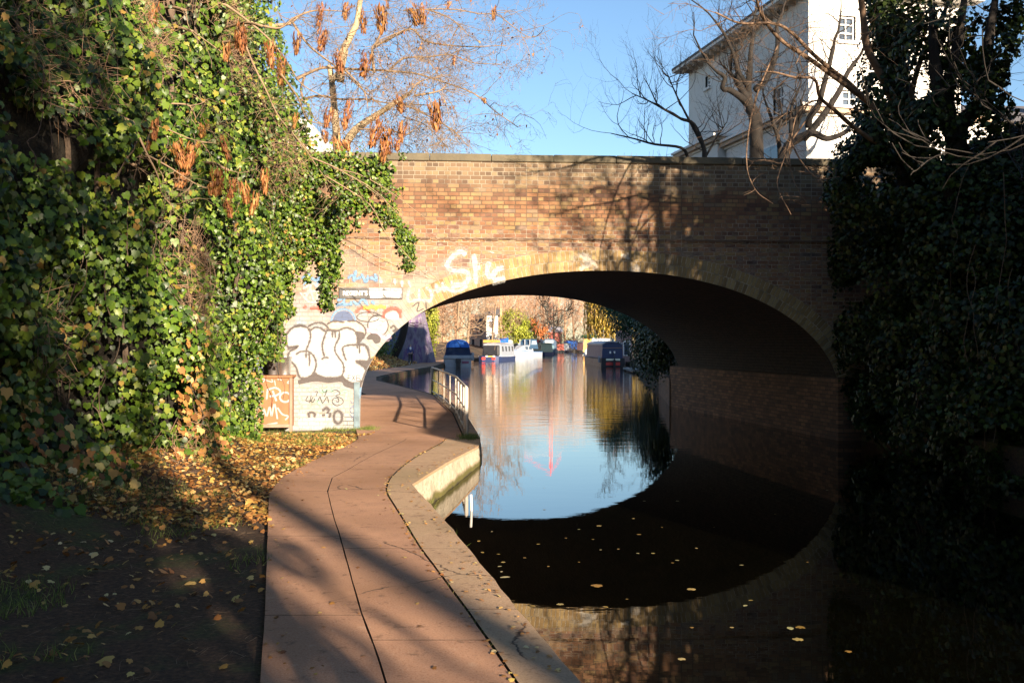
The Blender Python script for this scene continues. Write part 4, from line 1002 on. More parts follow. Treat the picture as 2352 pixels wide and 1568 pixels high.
# thicket over the right bank down to the water
base = (8.6, 15.5, .8)
th = empty('ivy_thicket', base, 'dark ivy and bramble thicket over the right bank, hanging down to the water', 'thicket')
parts = []
for (px, py, Y, a, b_, n) in ((2010,520,19.4,.75,.9,2600),(2080,620,18.6,.9,1.1,3500),(2010,700,19.6,.65,1.2,2200),(2180,700,17.5,1.1,1.2,3800),(2100,820,18.4,.9,1.0,3000),(2280,760,16,1.1,1.6,3600),(2200,900,16.6,1.0,.9,2600),(2330,950,14.8,1.0,.8,2200),(2060,900,19,.6,.6,1500),(2330,560,16,1,1.2,2600),(2420,800,14.5,1.2,1.8,2600),(1985,905,20,.5,.55,1500),(2050,960,18.7,.7,.55,1900),(2150,1000,17.2,.8,.5,2000),(2260,1030,15.8,.8,.5,2000),(2360,1060,14.4,.8,.5,1800),(1945,430,20,.4,.8,1300),(1950,600,20,.35,.9,1200),(1960,780,20.1,.35,.8,1000)):
    parts.append(B(px, py, Y, a, b_, n, thr=-.2, hollow=.5))
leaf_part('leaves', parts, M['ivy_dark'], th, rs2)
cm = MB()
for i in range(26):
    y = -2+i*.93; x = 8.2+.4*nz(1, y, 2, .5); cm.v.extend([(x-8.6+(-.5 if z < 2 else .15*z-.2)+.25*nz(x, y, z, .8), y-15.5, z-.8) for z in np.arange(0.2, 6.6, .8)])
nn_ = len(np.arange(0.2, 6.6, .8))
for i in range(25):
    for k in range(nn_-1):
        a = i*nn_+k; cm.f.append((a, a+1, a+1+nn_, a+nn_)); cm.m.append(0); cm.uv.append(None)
cm.build('gap_shade_core', M['soil_gap_shade'], th)  # near-black sheet puts shade behind the thicket leaves
rr = random.Random(9); vm = MB()
for i in range(60):
    y = rr.uniform(11, 20); x = 7.75-rr.random()*.5+(.3 if y > 18 else 0); z = rr.uniform(2.0, 5); p = []
    for k in range(8): p.append((x-8.6, y-15.5, z-.8)); z -= rr.uniform(.15, .4); x += rr.uniform(-.08, .06); y += rr.uniform(-.1, .1)
    vm.tube(smooth_path(p, 3), .006, 4)
vm.build('stem', M['limb'], th)

# --- trees further back on the right bank that shade the canal (outside the frame)
def crown_tree(label, base, h, crowns, seed, mat='shade_leaf', trunk_r=.3, lean=(0, 0), cat='tree', name='evergreen_tree', s=(.16, .30), thr=-.32):
    o = empty(name, base, label, cat, 'trees behind and beside the photographer'); rs_ = np.random.RandomState(seed)
    m_ = MB(); rr_ = random.Random(seed)
    pth = limb(m_, [Vector((0, 0, 0)), Vector((lean[0]*.3, lean[1]*.3, h*.35)), Vector((lean[0]*.7, lean[1]*.7, h*.7)), Vector((*lean, h))], trunk_r, .08, 9); sprout(m_, pth, 9, h*.35, .07, 1, rr_)
    m_.build('trunk', M['bark_dark'], o, smooth=True)
    if crowns: leaf_part('crown', [blob(c, r, n, rs_, s=s, thr=thr, hollow=.1, sc=.7) for c, r, n in crowns], M[mat], o, rs_, OVAL)
    return o
crown_tree('evergreen tree on the right bank beside the photographer', (11.5, 7, .6), 10, [((11.9, 7, 6.8), (2.4, 3, 5.0), 7600), ((11.6, 6.5, 2.3), (1.9, 2.6, 1.9), 3200)], 41)
crown_tree('evergreen tree on the right bank just behind the photographer', (16.0, -1, .6), 11, [((16.2, -1, 6.5), (2.8, 4, 5), 6000)], 42)
crown_tree('broad evergreen on the right bank further behind the photographer', (22.5, -11, .6), 12, [((22.6, -11, 7.5), (4.2, 5, 6.0), 6500)], 43)
crown_tree('evergreen on the right bank near the bridge end', (13, 14, .6), 10, [((13, 14, 5.5), (2.8, 3.8, 5.4), 9000)], 44)
crown_tree('big unseen evergreen added to shade the verge, leaning over the towpath behind the photographer', (-3.4, -12, .4), 15, [((4.3, -10, 4.4), (2.1, 3.2, 2.9), 9500), ((3.1, -10.3, 10.2), (3.0, 3.6, 7.0), 17000)], 45, lean=(4, 1.5), trunk_r=.4, s=(.2, .38), thr=-.55)  # added crown, shaped to darken the near ivy and the verge
crown_tree('tall evergreen added to block skylight on the left bank behind the photographer', (-11, -4, 1), 17, [((-11, -4, 9), (5, 7, 9), 9000)], 46)  # added out of view to cut sky light from behind the camera
crown_tree('tall evergreen added to block skylight on the left bank beside the ivy', (-12, 9, 2), 17, [((-12.5, 9, 10), (4, 7, 8.5), 8000)], 47)  # added behind the ivy to cut sky light
crown_tree('tall broad evergreen added to block skylight far behind the photographer on the right bank', (30, -8, .6), 20, [((28, -6, 10), (6, 9, 10), 9000)], 48)  # added out of view to deepen shade by hiding low sky
crown_tree('tall broad evergreen added to block skylight on the right bank across from the ivy', (19, 7, .6), 18, [((18.5, 8, 9), (5, 8, 9), 12000)], 49)  # added beside the canal to hide sky from shaded surfaces
crown_tree('unseen evergreen added to screen the towpath from overhead sky beside the photographer', (-9, 0, 1), 15, [((-6.5, 0, 11.5), (4.0, 6.5, 3.6), 9000)], 48, lean=(2, 0), thr=-.5, s=(.2, .38))  # added overhead crown, keeps zenith sky off the left ground
crown_tree('unseen evergreen added on the right bank to screen the thicket from overhead sky', (15, 11, 1), 17, [((13.6, 11, 13.5), (3.6, 6, 4), 8000)], 58, thr=-.5, s=(.2, .38))  # added overhead crown, keeps zenith sky off the right bank
def stem_only(label, x, y, h, r_, seed, lv=2, cnt=14):
    o = empty('bare_tree', (x, y, .4), label, 'tree', 'trees behind and beside the photographer'); m_ = MB(); rr_ = random.Random(seed); t_ = MB()
    pth = limb(t_, [Vector((0, 0, 0)), Vector((.15, 0, h*.4)), Vector((-.1, .1, h*.75)), Vector((.1, 0, h))], r_, r_*.35, 9)
    sprout(m_, pth, cnt, h*.26, r_*.22, lv, rr_, up=.12, t0=.3, minr=.012); t_.build('trunk', M['bark_dark'], o, smooth=True); m_.build('branches', M['bark_dark'], o, smooth=True)
stem_only('bare tree trunk on the right bank behind the photographer', 13.1, -21, 14, .24, 51, 1, 4)
stem_only('thin bare tree on the right bank behind the photographer', 12.5, -22, 14, .2, 52, 1, 4)
stem_only('bare tree on the right bank level with the photographer', 8.05, 11.0, 11, .15, 53, 3)
stem_only('forked bare tree on the right bank ahead of the photographer', 8.9, 10.4, 10, .12, 54, 3)
stem_only('slim bare tree by the thicket on the right bank', 7.75, 10.4, 9, .07, 55, 2)
crown_tree('narrow evergreen on the right bank between two bare trees', (10.6, 10, .6), 10, [((10.5, 10, 6.4), (1.7, 2.2, 4.6), 6500), ((10.2, 10, 2.6), (1.5, 2, 1.8), 2500)], 59, thr=-.22, s=(.12, .22))

# --- foreground branches with hanging seed keys, left; twiggy tree beyond the parapet
def key_proto(seed, n=46, L=.5, W_=.13):
    rs_ = np.random.RandomState(seed); z = -rs_.uniform(0, 1, n)**.8*L; f = 1-.55*np.abs(z/L)
    ang = rs_.uniform(0, 6.28, n); rad = W_*f*np.sqrt(rs_.uniform(0.05, 1, n))
    C = np.stack([rad*np.cos(ang), rad*np.sin(ang), z], 1); N = np.stack([np.cos(ang), np.sin(ang), rs_.normal(0, .3, n)], 1)
    V, Fa, Rn = leaf_arrays(C, N, rs_.uniform(.10, .17, n), KEY, rs_, spin=.25)
    me = bpy.data.meshes.new('seed_cluster'); me.from_pydata(V.tolist(), [], Fa.tolist()); a = me.attributes.new('rnd', 'FLOAT', 'POINT'); a.data.foreach_set('value', (Rn*.75+(seed % 3)*.12).astype(np.float32))
    me.materials.append(M['key']); return me
KP = [key_proto(61, 110, .42, .16), key_proto(62, 60, .32, .12), key_proto(63, 170, .62, .19)]
def cluster(parent, p, k, s=1.0):
    o = bpy.data.objects.new('seed_cluster', KP[k]); COL.objects.link(o); o.parent = parent; o.location = Vector(p)-Vector(parent.location); o.rotation_euler = (rr.uniform(-.3, .3), rr.uniform(-.3, .3), rr.uniform(0, 6)); o.scale = (s*rr.uniform(.6, .85), s*rr.uniform(.6, .85), s*rr.uniform(.5, .9))
base = (-5.4, 14.5, 3.0)
ft = empty('ash_tree', base, 'leafless tree growing from the ivy bank with brown seed clusters on long grey twigs', 'tree'); o_ = Vector(base); rr = random.Random(71)
tb = MB(); tt = MB()
limb(tt, [Vector((-.3, 0, -2)), Vector((-.2, 0, 0)), Vector((.1, .3, 3)), Vector((.3, .4, 7))], .2, .1, 8)
TR = [([(130,30),(250,180),(350,290),(500,410),(620,500),(740,580),(880,615),(960,600)], 11.5, 1.5, .020), ([(930,330),(930,450),(920,560),(880,640)], 13, 0, .010), ([(730,630),(800,680),(960,740),(1110,800),(1250,820)], 12, 1, .012), ([(960,590),(1080,605),(1130,700),(1200,750),(1290,770)], 13, 1, .012), ([(1080,605),(1150,590),(1190,565),(1250,590)], 13, 1, .008),
      ([(760,700),(830,860),(900,1000),(920,1100),(995,1190)], 11.5, .5, .014), ([(830,880),(960,950),(1100,1040),(1200,1080),(1300,1100)], 12, 1.5, .012), ([(780,950),(860,1010)], 12, 0, .006),
      ([(1100,180),(1240,280),(1290,320)], 14, 0, .008), ([(1290,30),(1400,110),(1540,230),(1640,360),(1720,480),(1860,560)], 15, 1.5, .020), ([(1400,260),(1450,380),(1520,520),(1580,650),(1650,740),(1780,880)], 15, 1, .018), ([(1600,420),(1700,560),(1750,680),(1850,710)], 15.5, 1, .018), ([(1640,740),(1740,850),(1800,940),(1860,1020),(1930,1080)], 15.8, 1, .014), ([(1780,900),(1900,950),(1990,1000),(2100,1060),(2200,1140)], 16, 1, .015), ([(1850,1000),(2000,1090),(2120,1180),(2200,1330),(2290,1420),(2420,1560),(2520,1610)], 17, 1, .012),
      ([(1900,960),(2060,1000),(2250,1110),(2450,1260),(2700,1390)], 17.5, 1, .010), ([(2000,1000),(2200,1150),(2400,1330),(2650,1420)], 17.8, 1, .008), ([(1500,150),(1600,160),(1680,100),(1800,60)], 15, 0, .02), ([(1060,60),(1080,160),(1160,260)], 14, 0, .008), ([(1300,970),(1380,985),(1470,960)], 14, .5, .007), ([(880,1275),(960,1260),(1010,1240)], 12, 0, .006)]
for pts, Y, dy, r_ in TR:
    pth = limb(tb, [Vector(p)-o_ for p in traced(q1, pts, Y, dy)], r_, r_*.35, 6)
    sprout(tb, pth, 7 if r_ > .01 else 4, .65 if r_ > .012 else .35, .005, 1, rr, up=-.02, bias=(.4, 0, 0), t0=.1, minr=.0028)
# joints back into the bank so that no branch floats
for a in ((130,30),(730,630),(760,700),(1100,180),(1290,30),(1400,260),(930,330),(1060,60),(1500,150),(880,1275),(1300,970),(780,950)):
    q = Vector(P(*q1(*a), 13)); s0 = Vector(P(*q1(*a), {130: 11.5, 730: 12, 760: 11.5, 880: 12, 780: 12}.get(a[0], 15 if a[0] in (1290, 1400, 1500) else 14 if a[0] in (1100, 1060, 1300) else 13)))
    limb(tb, [s0-o_, s0-o_+Vector((-.5, .5, .2)), s0-o_+Vector((-1.8, 1.8, .3))], .02, .03, 5)
tt.build('trunk', M['bark'], ft, smooth=True); tb.build('branches', M['twig_pale'], ft, smooth=True)
for (x, y), k, Y, s_ in [((880,80),2,13.5,.8),((1370,190),2,15,1),((1290,300),1,14,1.1),((1540,290),0,15.3,1.1),((1610,370),2,15.5,.9),((840,300),1,13,.8),((800,590),1,12,.7),((910,620),0,13,.9),((880,740),1,12,1),((805,740),1,12,.9),((1150,770),0,13.5,.8),((1255,830),2,13.5,.85),((1000,870),0,12.5,.9),((1105,880),0,12.8,1),((1050,1040),0,12.8,1),((1245,1020),0,13,1),((1330,1080),2,13.2,.8),((1210,1100),1,13,.9),((1290,1190),2,13.2,.7),((1510,1030),1,14,1.1),((1460,1170),1,13.5,1),((1690,700),1,15.5,.9),((760,420),1,12,.7),((1390,1100),1,13.3,1),((1360,230),1,15,1),((840,870),1,12,.6)]:
    cluster(ft, Vector(P(*q1(x, y), Y))+Vector((0, 0, .14)), k, s_)
base = (-4.6, 33.5, 4.4)
bt = empty('plane_tree', base, 'wide twiggy pale tree hung with orange seed clusters behind the left parapet', 'tree'); o_ = Vector(base); rr = random.Random(81)
tt = MB(); tb = MB()
l1 = limb(tt, [Vector((0, 0, 0))]+[Vector(p)-o_ for p in traced(qt, [(575,1400),(600,1240),(700,1100),(860,990),(1040,870),(1150,800)], 33, 0)], .20, .06, 9)
l2 = limb(tt, [Vector(p)-o_ for p in traced(qt, [(540,1400),(525,1150),(510,950),(480,650),(460,560)], 33.6, 0)], .16, .08, 8)
l3 = limb(tt, [Vector(p)-o_ for p in traced(qt, [(560,700),(570,480),(640,320),(700,200),(720,60),(740,-60)], 33, 0)], .14, .08, 8)
l4 = limb(tt, [Vector(p)-o_ for p in traced(qt, [(480,700),(560,600),(600,430)], 33.2, 0)], .10, .12, 8)
tt.build('trunk', simple('pale_mottled_bark', (.36,.28,.17), .85, .35, 2.5, bump=.3), bt, smooth=True)
for pts, r_ in (([(180,680),(300,620),(420,580),(600,590),(850,600),(1000,610),(1200,630),(1400,690),(1700,800),(1880,950),(2080,1090)], .055), ([(0,220),(130,200),(220,130),(360,90),(600,100)], .06), ([(850,400),(1000,320),(1170,250),(1280,350),(1500,390),(1700,400),(1980,390)], .05), ([(200,860),(380,820),(560,850),(800,850),(950,880),(1300,900),(1560,910)], .045),
                ([(980,600),(1100,500),(1300,490),(1500,470),(1700,540),(1950,550)], .035), ([(1040,870),(1250,960),(1500,1100),(1650,1250)], .04), ([(1200,820),(1400,780),(1470,720)], .04), ([(700,1100),(1000,1120),(1130,1150),(1260,1030),(1310,1000)], .03), ([(250,660),(220,780),(280,900),(350,1030),(430,1060)], .045),
                ([(140,180),(300,400),(560,600),(760,780),(900,900)], .045), ([(600,600),(760,780),(800,960)], .04), ([(850,400),(920,250),(950,100),(960,-20)], .045), ([(850,620),(830,480),(860,370),(1100,260)], .05), ([(1100,1000),(1300,1080),(1500,1300)], .025), ([(1150,800),(1240,700),(1500,640)], .04), ([(1300,80),(1500,160),(1650,300)], .03), ([(1100,90),(1500,80),(1750,120),(1900,130),(2090,270),(2200,320),(2350,260)], .022)):
    pth = limb(tb, [Vector(p)-o_ for p in traced(qt, pts, 33+rr.uniform(-2.5, 1), rr.uniform(-1, 1))], r_, max(.008, r_*.25), 6)
    sprout(tb, pth, 15, 1.9, .013, 3, rr, up=-.05, bias=(.3, 0, -.1), t0=.05, minr=.0045, split=(2, 4), wander=.28)
for l in (l1, l2, l3): sprout(tb, l, 7, 1.8, .015, 3, rr, up=0, minr=.0045, split=(2, 4))
C = np.array([b for b in tb.v]); idx = rs.choice(len(C), 900); Cc = C[idx]+rs.normal(0, .04, (900, 3))
tb.build('branches', M['twig_pale'], bt, smooth=True)
V, Fa, Rn = leaf_arrays(Cc, rs.normal(0, 1, (900, 3)), rs.uniform(.05, .12, 900), OVAL, rs); np_obj('withered_leaves', V, Fa, M['key'], bt, Rn)
for (x, y), k, Y, s_ in [((400,75),2,31,1),((620,85),0,31,1.3),((745,150),2,29,1.2),((905,100),0,29,1.6),((1165,120),0,29,1.4),((1255,90),2,29,1),((410,300),2,29,1.25),((530,490),2,29,1.1),((795,510),2,29,1.4),((1050,890),0,29,1.5),((1360,920),0,29,1.7),((465,1000),0,29,1.4),((640,920),2,29,1.1),((1090,1110),0,29,1.1),((1055,1250),0,29,1),((530,1230),1,29,1.6),((605,1250),1,29,1.4),((420,1180),0,29,1),((590,1080),1,29,1),((190,350),0,28,1.3),((40,530),2,28,1.2),((1870,110),1,29,1.0),((1530,540),1,29,.8),((1780,890),1,29,.8),((1500,60),1,29,.8)]:
    cluster(bt, Vector(P(*qt(x, y), Y))+Vector((0, 0, .2)), k, s_*1.35)
for (x, y), k, Y, s_ in [((890,1060),2,17.0,1.1),((945,1130),2,17.2,1.25),((930,1260),0,17.0,1.0)]:
    cluster(ft, Vector(P(*qt(x, y), Y))+Vector((0, 0, .1)), k, s_)
# ================================================================== WHITE HOUSE beyond the bridge
STU = simple('white_stucco', (.60,.585,.56), .8, .05, .6, bump=.15); STU2 = simple('stucco_trim', (.66,.64,.61), .75, .04, 1, bump=.1)
SLATE = simple('roof_slate', (.10,.095,.10), .8, .3, 3); BRK = simple('brown_bracket', (.38,.28,.20), .8, .2, 3)
g = NT('window_glass'); g.base((.06,.08,.11)); g.rough(.06); g.b.inputs['Specular IOR Level'].default_value = .8; GLASS = g.mat
WFR = simple('window_frame_white', (.75,.74,.72), .6, .05, 3, bump=0)

te = MB(); tp = [(7.3, 32.2), (60, 32.2), (60, 52), (9.4, 52), (7.95, 46)]
te.loft([[(a, b, -.5) for a, b in tp], [(a, b, 4.5) for a, b in tp]])
sw_ = MB(); pw_ = [(5.14, 31.9), (5.6, 36), (6.15, 41)]
for (xa_, ya_), (xb_, yb_) in zip(pw_, pw_[1:]):
    L_ = math.hypot(xb_-xa_, yb_-ya_); sw_.face([(xa_, ya_, -.8), (xa_, ya_, .9), (xb_, yb_, .9), (xb_, yb_, -.8)], [(ya_, -.8), (ya_, .9), (ya_+L_, .9), (ya_+L_, -.8)])
    sw_.face([(xa_, ya_, .9), (xa_+1.3, ya_, .9), (xb_+1.3, yb_, .9), (xb_, yb_, .9)], [(ya_, 0), (ya_, 1.3), (ya_+L_, 1.3), (ya_+L_, 0)])
tag(sw_.build('canal_side_wall', M['pierbrick']), 'dark brick wall along the right water edge beyond the bridge', 'wall')
tag(te.build('terrace', simple('terrace_soil', (.10,.08,.05), .95)), kind='structure')
hc = (10.65, 35.1); HA = R(13.3)
house = empty('white_house', (hc[0], hc[1], 4.5), 'tall white stucco house with deep bracketed eaves rising above the bridge', 'house', rz=HA)
# local frame: +x right along the bright face, +y away along the shaded face
def hl(px, py, face):
    k = (px-CX)/F; c_, s_ = math.cos(HA), math.sin(HA)
    if face == 'r': # points hc + t*(c,s)
        t = (k*hc[1]-hc[0])/(c_-k*s_); Y = hc[1]+t*s_
    else:
        t = (hc[0]-k*hc[1])/(s_+k*c_)*1.0; Y = hc[1]+t*c_
    return t, CAMZ-(py-HY)/F*Y-4.5
HE = 10.3; HLn = 10.6; HW = 6.3
def wall_with_holes(mb, axis, length, z0, z1, holes, off=0.0):
    """grid wall leaving the window openings out"""
    xs_ = sorted({0, length, *[h[0] for h in holes], *[h[2] for h in holes]}); zs_ = sorted({z0, z1, *[h[1] for h in holes], *[h[3] for h in holes]})
    for i in range(len(xs_)-1):
        for k in range(len(zs_)-1):
            cx, cz = (xs_[i]+xs_[i+1])/2, (zs_[k]+zs_[k+1])/2
            if any(h[0] < cx < h[2] and h[1] < cz < h[3] for h in holes): continue
            a, b, c_, d_ = xs_[i], xs_[i+1], zs_[k], zs_[k+1]
            if axis == 'r': mb.face([(a, off, c_), (b, off, c_), (b, off, d_), (a, off, d_)])
            else: mb.face([(off, b, c_), (off, a, c_), (off, a, d_), (off, b, d_)])
def fit(px0, py0, px1, py1, face):
    a, z1 = hl(*q5(px0, py0), face); b, z0 = hl(*q5(px1, py1), face); return (min(a, b), z0, max(a, b), z1)
Lh = [fit(962,490,1016,660,'l'), fit(722,290,764,390,'l'), fit(585,430,612,480,'l')]
Rh = [fit(1325,85,1418,232,'r'), fit(1595,90,1690,255,'r'), fit(1345,500,1440,640,'r'), fit(1625,480,1700,640,'r'), fit(1330,800,1440,960,'r'), (3.0, 1.2, 4.1, 3.4), (11.5, 1.2, 12.6, 3.4), (11.5, 6.2, 12.6, 8.3), (14.8, 6.2, 15.9, 8.3)]
Rh = [h for h in Rh if h[2] < HW and h[0] > .1]
m_ = MB(); wall_with_holes(m_, 'l', HLn, 0, HE, Lh); wall_with_holes(m_, 'r', HW, 0, HE, Rh)
m_.face([(0, HLn, 0), (0, HLn, HE), (HW, HLn, HE), (HW, HLn, 0)]); m_.face([(HW, 0, 0), (HW, HLn, 0), (HW, HLn, HE), (HW, 0, HE)]); m_.face([(0, 0, HE), (HW, 0, HE), (HW, HLn, HE), (0, HLn, HE)])
m_.build('wall', STU, house)
def window(h, face, root, cols=2, rows=2):
    a, z0, b, z1 = h; wd = b-a; fr = MB(); t = .07
    def bx(mb, u0, u1, w0, w1, z0_, z1_):
        if face == 'r': mb.box((u0, w0, z0_), (u1, w1, z1_))
        else: mb.box((w0, u0, z0_), (w1, u1, z1_))
    for u0, u1, zz0, zz1 in ((a, a+t, z0, z1), (b-t, b, z0, z1), (a+t, b-t, z0, z0+t), (a+t, b-t, z1-t, z1)): bx(fr, u0, u1, .09, .19, zz0, zz1)
    for i in range(1, cols): u = a+wd*i/cols; bx(fr, u-.02, u+.02, .11, .16, z0+t, z1-t)
    for i in range(1, rows+1): z = z0+(z1-z0)*i/(rows+1); bx(fr, a+t, b-t, .105, .165, z-.025, z+.025)
    f = fr.build('window', WFR, root)
    p = MB(); 
    if face == 'r': p.face([(a, .17, z0), (b, .17, z0), (b, .17, z1), (a, .17, z1)])
    else: p.face([(.17, b, z0), (.17, a, z0), (.17, a, z1), (.17, b, z1)])
    p.build('pane', GLASS, f)
    s_ = MB(); bx(s_, a-.08, b+.08, -.10, .085, z0-.11, z0-.002); s_.build('sill', STU2, f)
for h in Lh: window(h, 'l', house)
for h in Rh: window(h, 'r', house)
m_ = MB(); ov = .6
m_.poly([(-ov, -ov, HE+.12), (HW+ov, -ov, HE+.12), (HW+ov, HLn+ov, HE+.12), (-ov, HLn+ov, HE+.12), (3.1, 3.6, HE+2.0), (3.1, 7.0, HE+2.0), (-ov, -ov, HE+.02), (HW+ov, -ov, HE+.02), (HW+ov, HLn+ov, HE+.02), (-ov, HLn+ov, HE+.02)],
        [(0,1,4), (1,2,5,4), (2,3,5), (3,0,4,5), (6,7,1,0), (7,8,2,1), (8,9,3,2), (9,6,0,3)]); m_.build('roof', SLATE, house)
m_ = MB(); m_.box((-ov+.02, -ov+.02, HE-.10), (HW+ov-.02, -.002, HE+.018)); m_.box((-ov+.02, 0, HE-.10), (-.002, HLn+ov-.02, HE+.018)); m_.build('soffit', STU2, house)
for i in range(18):
    m_ = MB(); y = .3+i*.58; m_.box((-.45, y, HE-.30), (-.003, y+.16, HE-.102)); m_.build('bracket', BRK, house)
m_ = MB(); m_.box((2, 4.2, HE+1.6), (3.4, 5.2, HE+4.6)); m_.build('chimney', simple('chimney_brick', (.3,.17,.1)), house)
# single storey bays with moulded cornices at the corner
bz = hl(*q5(1000, 690), 'l')[1]; bz2 = hl(*q5(760, 760), 'l')[1]
def bay(x0, y0, x1, y1, zt, nm, holes_y):
    m_ = MB(); m_.box((x0, y0, 0), (x1, y1, zt-.35)); b_ = m_.build(nm, STU, house)
    for k, (o, za, zb) in enumerate(((.08, zt-.348, zt-.26), (.26, zt-.258, zt-.10), (.34, zt-.098, zt))):
        c_ = MB(); c_.box((x0-o, y0-o, za), (x1+o, y1+o, zb)); c_.build('cornice', BRK if k == 1 else STU2, b_)
    for (ya, za, yb, zb) in holes_y:
        w_ = MB(); w_.box((x0-.03, ya, za), (x0-.004, yb, zb)); w_.build('window', WFR, b_)
        w_ = MB(); w_.box((x0-.04, ya+.07, za+.07), (x0-.032, yb-.07, zb-.07)); w_.build('pane', GLASS, b_)
bay(-.95, 1.6+3.9, -.003, 9.3, bz2, 'bay', [(6.2, 1.0, 7.2, bz2-.9)])
bay(-.6, -.9, 6.5, 5.4, bz, 'bay', [(1.0, 1.2, 2.2, bz-.9), (3.6, 1.2, 4.4, bz-.9)])
m_ = MB(); m_.box((4.9, -.945, .3), (5.9, -.91, 3.0)); m_.build('door', simple('dark_door', (.05,.04,.04), .5), house)

o2 = empty('white_house', (18.2, 43, 4.5), 'lower white house glimpsed through the ivied trees right of the tall one', 'house', rz=R(4))
m_ = MB(); m_.box((0, 0, 0), (13, 9, 7.3)); m_.build('wall', STU, o2)
m_ = MB(); m_.poly([(-.4, -.4, 7.303), (13.4, -.4, 7.303), (13.4, 9.4, 7.303), (-.4, 9.4, 7.303), (3.5, 4.5, 9.2), (9.5, 4.5, 9.2)], [(0,1,5,4), (1,2,5), (2,3,4,5), (3,0,4), (0,3,2,1)]); m_.build('roof', SLATE, o2)
for wx in (1.0, 3.4, 5.8, 8.2):
    m_ = MB(); m_.box((wx, -.06, 4.4), (wx+1.1, -.004, 6.4)); f = m_.build('window', WFR, o2)
    m_ = MB(); m_.box((wx+.1, -.075, 4.5), (wx+1.0, -.063, 6.3)); m_.build('pane', GLASS, f)
crown_tree('evergreen added to shade the moored cruiser, between the two white houses beyond the bridge', (15.6, 47.5, 4.4), 11, [((15.6, 47.5, 9.5), (2.3, 2.6, 5.0), 5000)], 88, thr=-.6, s=(.25, .45))  # added mostly out of sight so its shadow covers the canopied cruiser
crown_tree('rounded evergreen behind the tall white house', (11.5, 51, 4.4), 8, [((11.4, 51, 7.6), (2.0, 2.2, 3.0), 3500)], 89, thr=-.6, s=(.25, .45))
# white gable just visible above the ivy on the left
wg = empty('white_house', (-11.5, 44, 4.4), 'white gable glimpsed between the ivy and the twigs above the left parapet', 'house')
m_ = MB(); xa = P(690, 300, 44)[0]+11.5; xb = P(752, 300, 44)[0]+11.5; za = P(0, 345, 44)[2]-4.4+.4; zb = P(0, 283, 44)[2]-4.4
m_.box((xa-9, 0, 0), (xb-.4, 8, za-.5)); m_.build('wall', STU, wg)
m_ = MB(); m_.poly([(xa-9.3, -.3, zb+1.0), (xa+.4, -.3, zb+.1), (xb-.1, -.3, za-.6), (xb-.1, 8.3, za-.6), (xa+.4, 8.3, zb+.1), (xa-9.3, 8.3, zb+1.0), (xa-9.3, -.3, za-.55), (xa-9.3, 8.3, za-.55)], [(0,1,4,5), (1,2,3,4), (0,6,2,1), (5,4,3,7), (6,7,3,2)]); m_.build('roof', STU2, wg)
wn = MB(); wn.box((xa-1.6, -.05, za-2.6), (xa-.7, -.004, za-1.2)); wn.build('window', GLASS, wg)
# brick house with chimney pots behind the right hand trees
bh = empty('brick_house', (27.5, 42, 4.5), 'brown brick house with red chimney pots, glimpsed through the trees at top right', 'house')
m_ = MB(); m_.box((.8, -4.5, 0), (12, 6, 9.4)); m_.build('wall', simple('brown_house_brick', (.26,.16,.10), .9, .3, 3), bh)
m_ = MB(); m_.poly([(.4, -4.9, 9.4), (12.4, -4.9, 9.4), (12.4, 6.4, 9.4), (.4, 6.4, 9.4), (4, .7, 11.6), (9, .7, 11.6)], [(0,1,5,4), (1,2,5), (2,3,4,5), (3,0,4), (3,2,1,0)]); m_.build('roof', SLATE, bh)
ch = MB(); ch.box((-.4, -3, 0), (.795, -1.2, 10.4)); c_ = ch.build('chimney', simple('chimney_brick_red', (.30,.15,.08), .9, .3, 3), bh)
for x in (-.1, .5):
    m_ = MB(); m_.lathe((x, -2.1, 10.38), [(.16, 0), (.13, .5), (.17, .52), (.17, .6), (.12, .6)], 12); m_.build('chimney_pot', simple('red_chimney_pot', (.62,.13,.07), .7, .2, 3), c_)

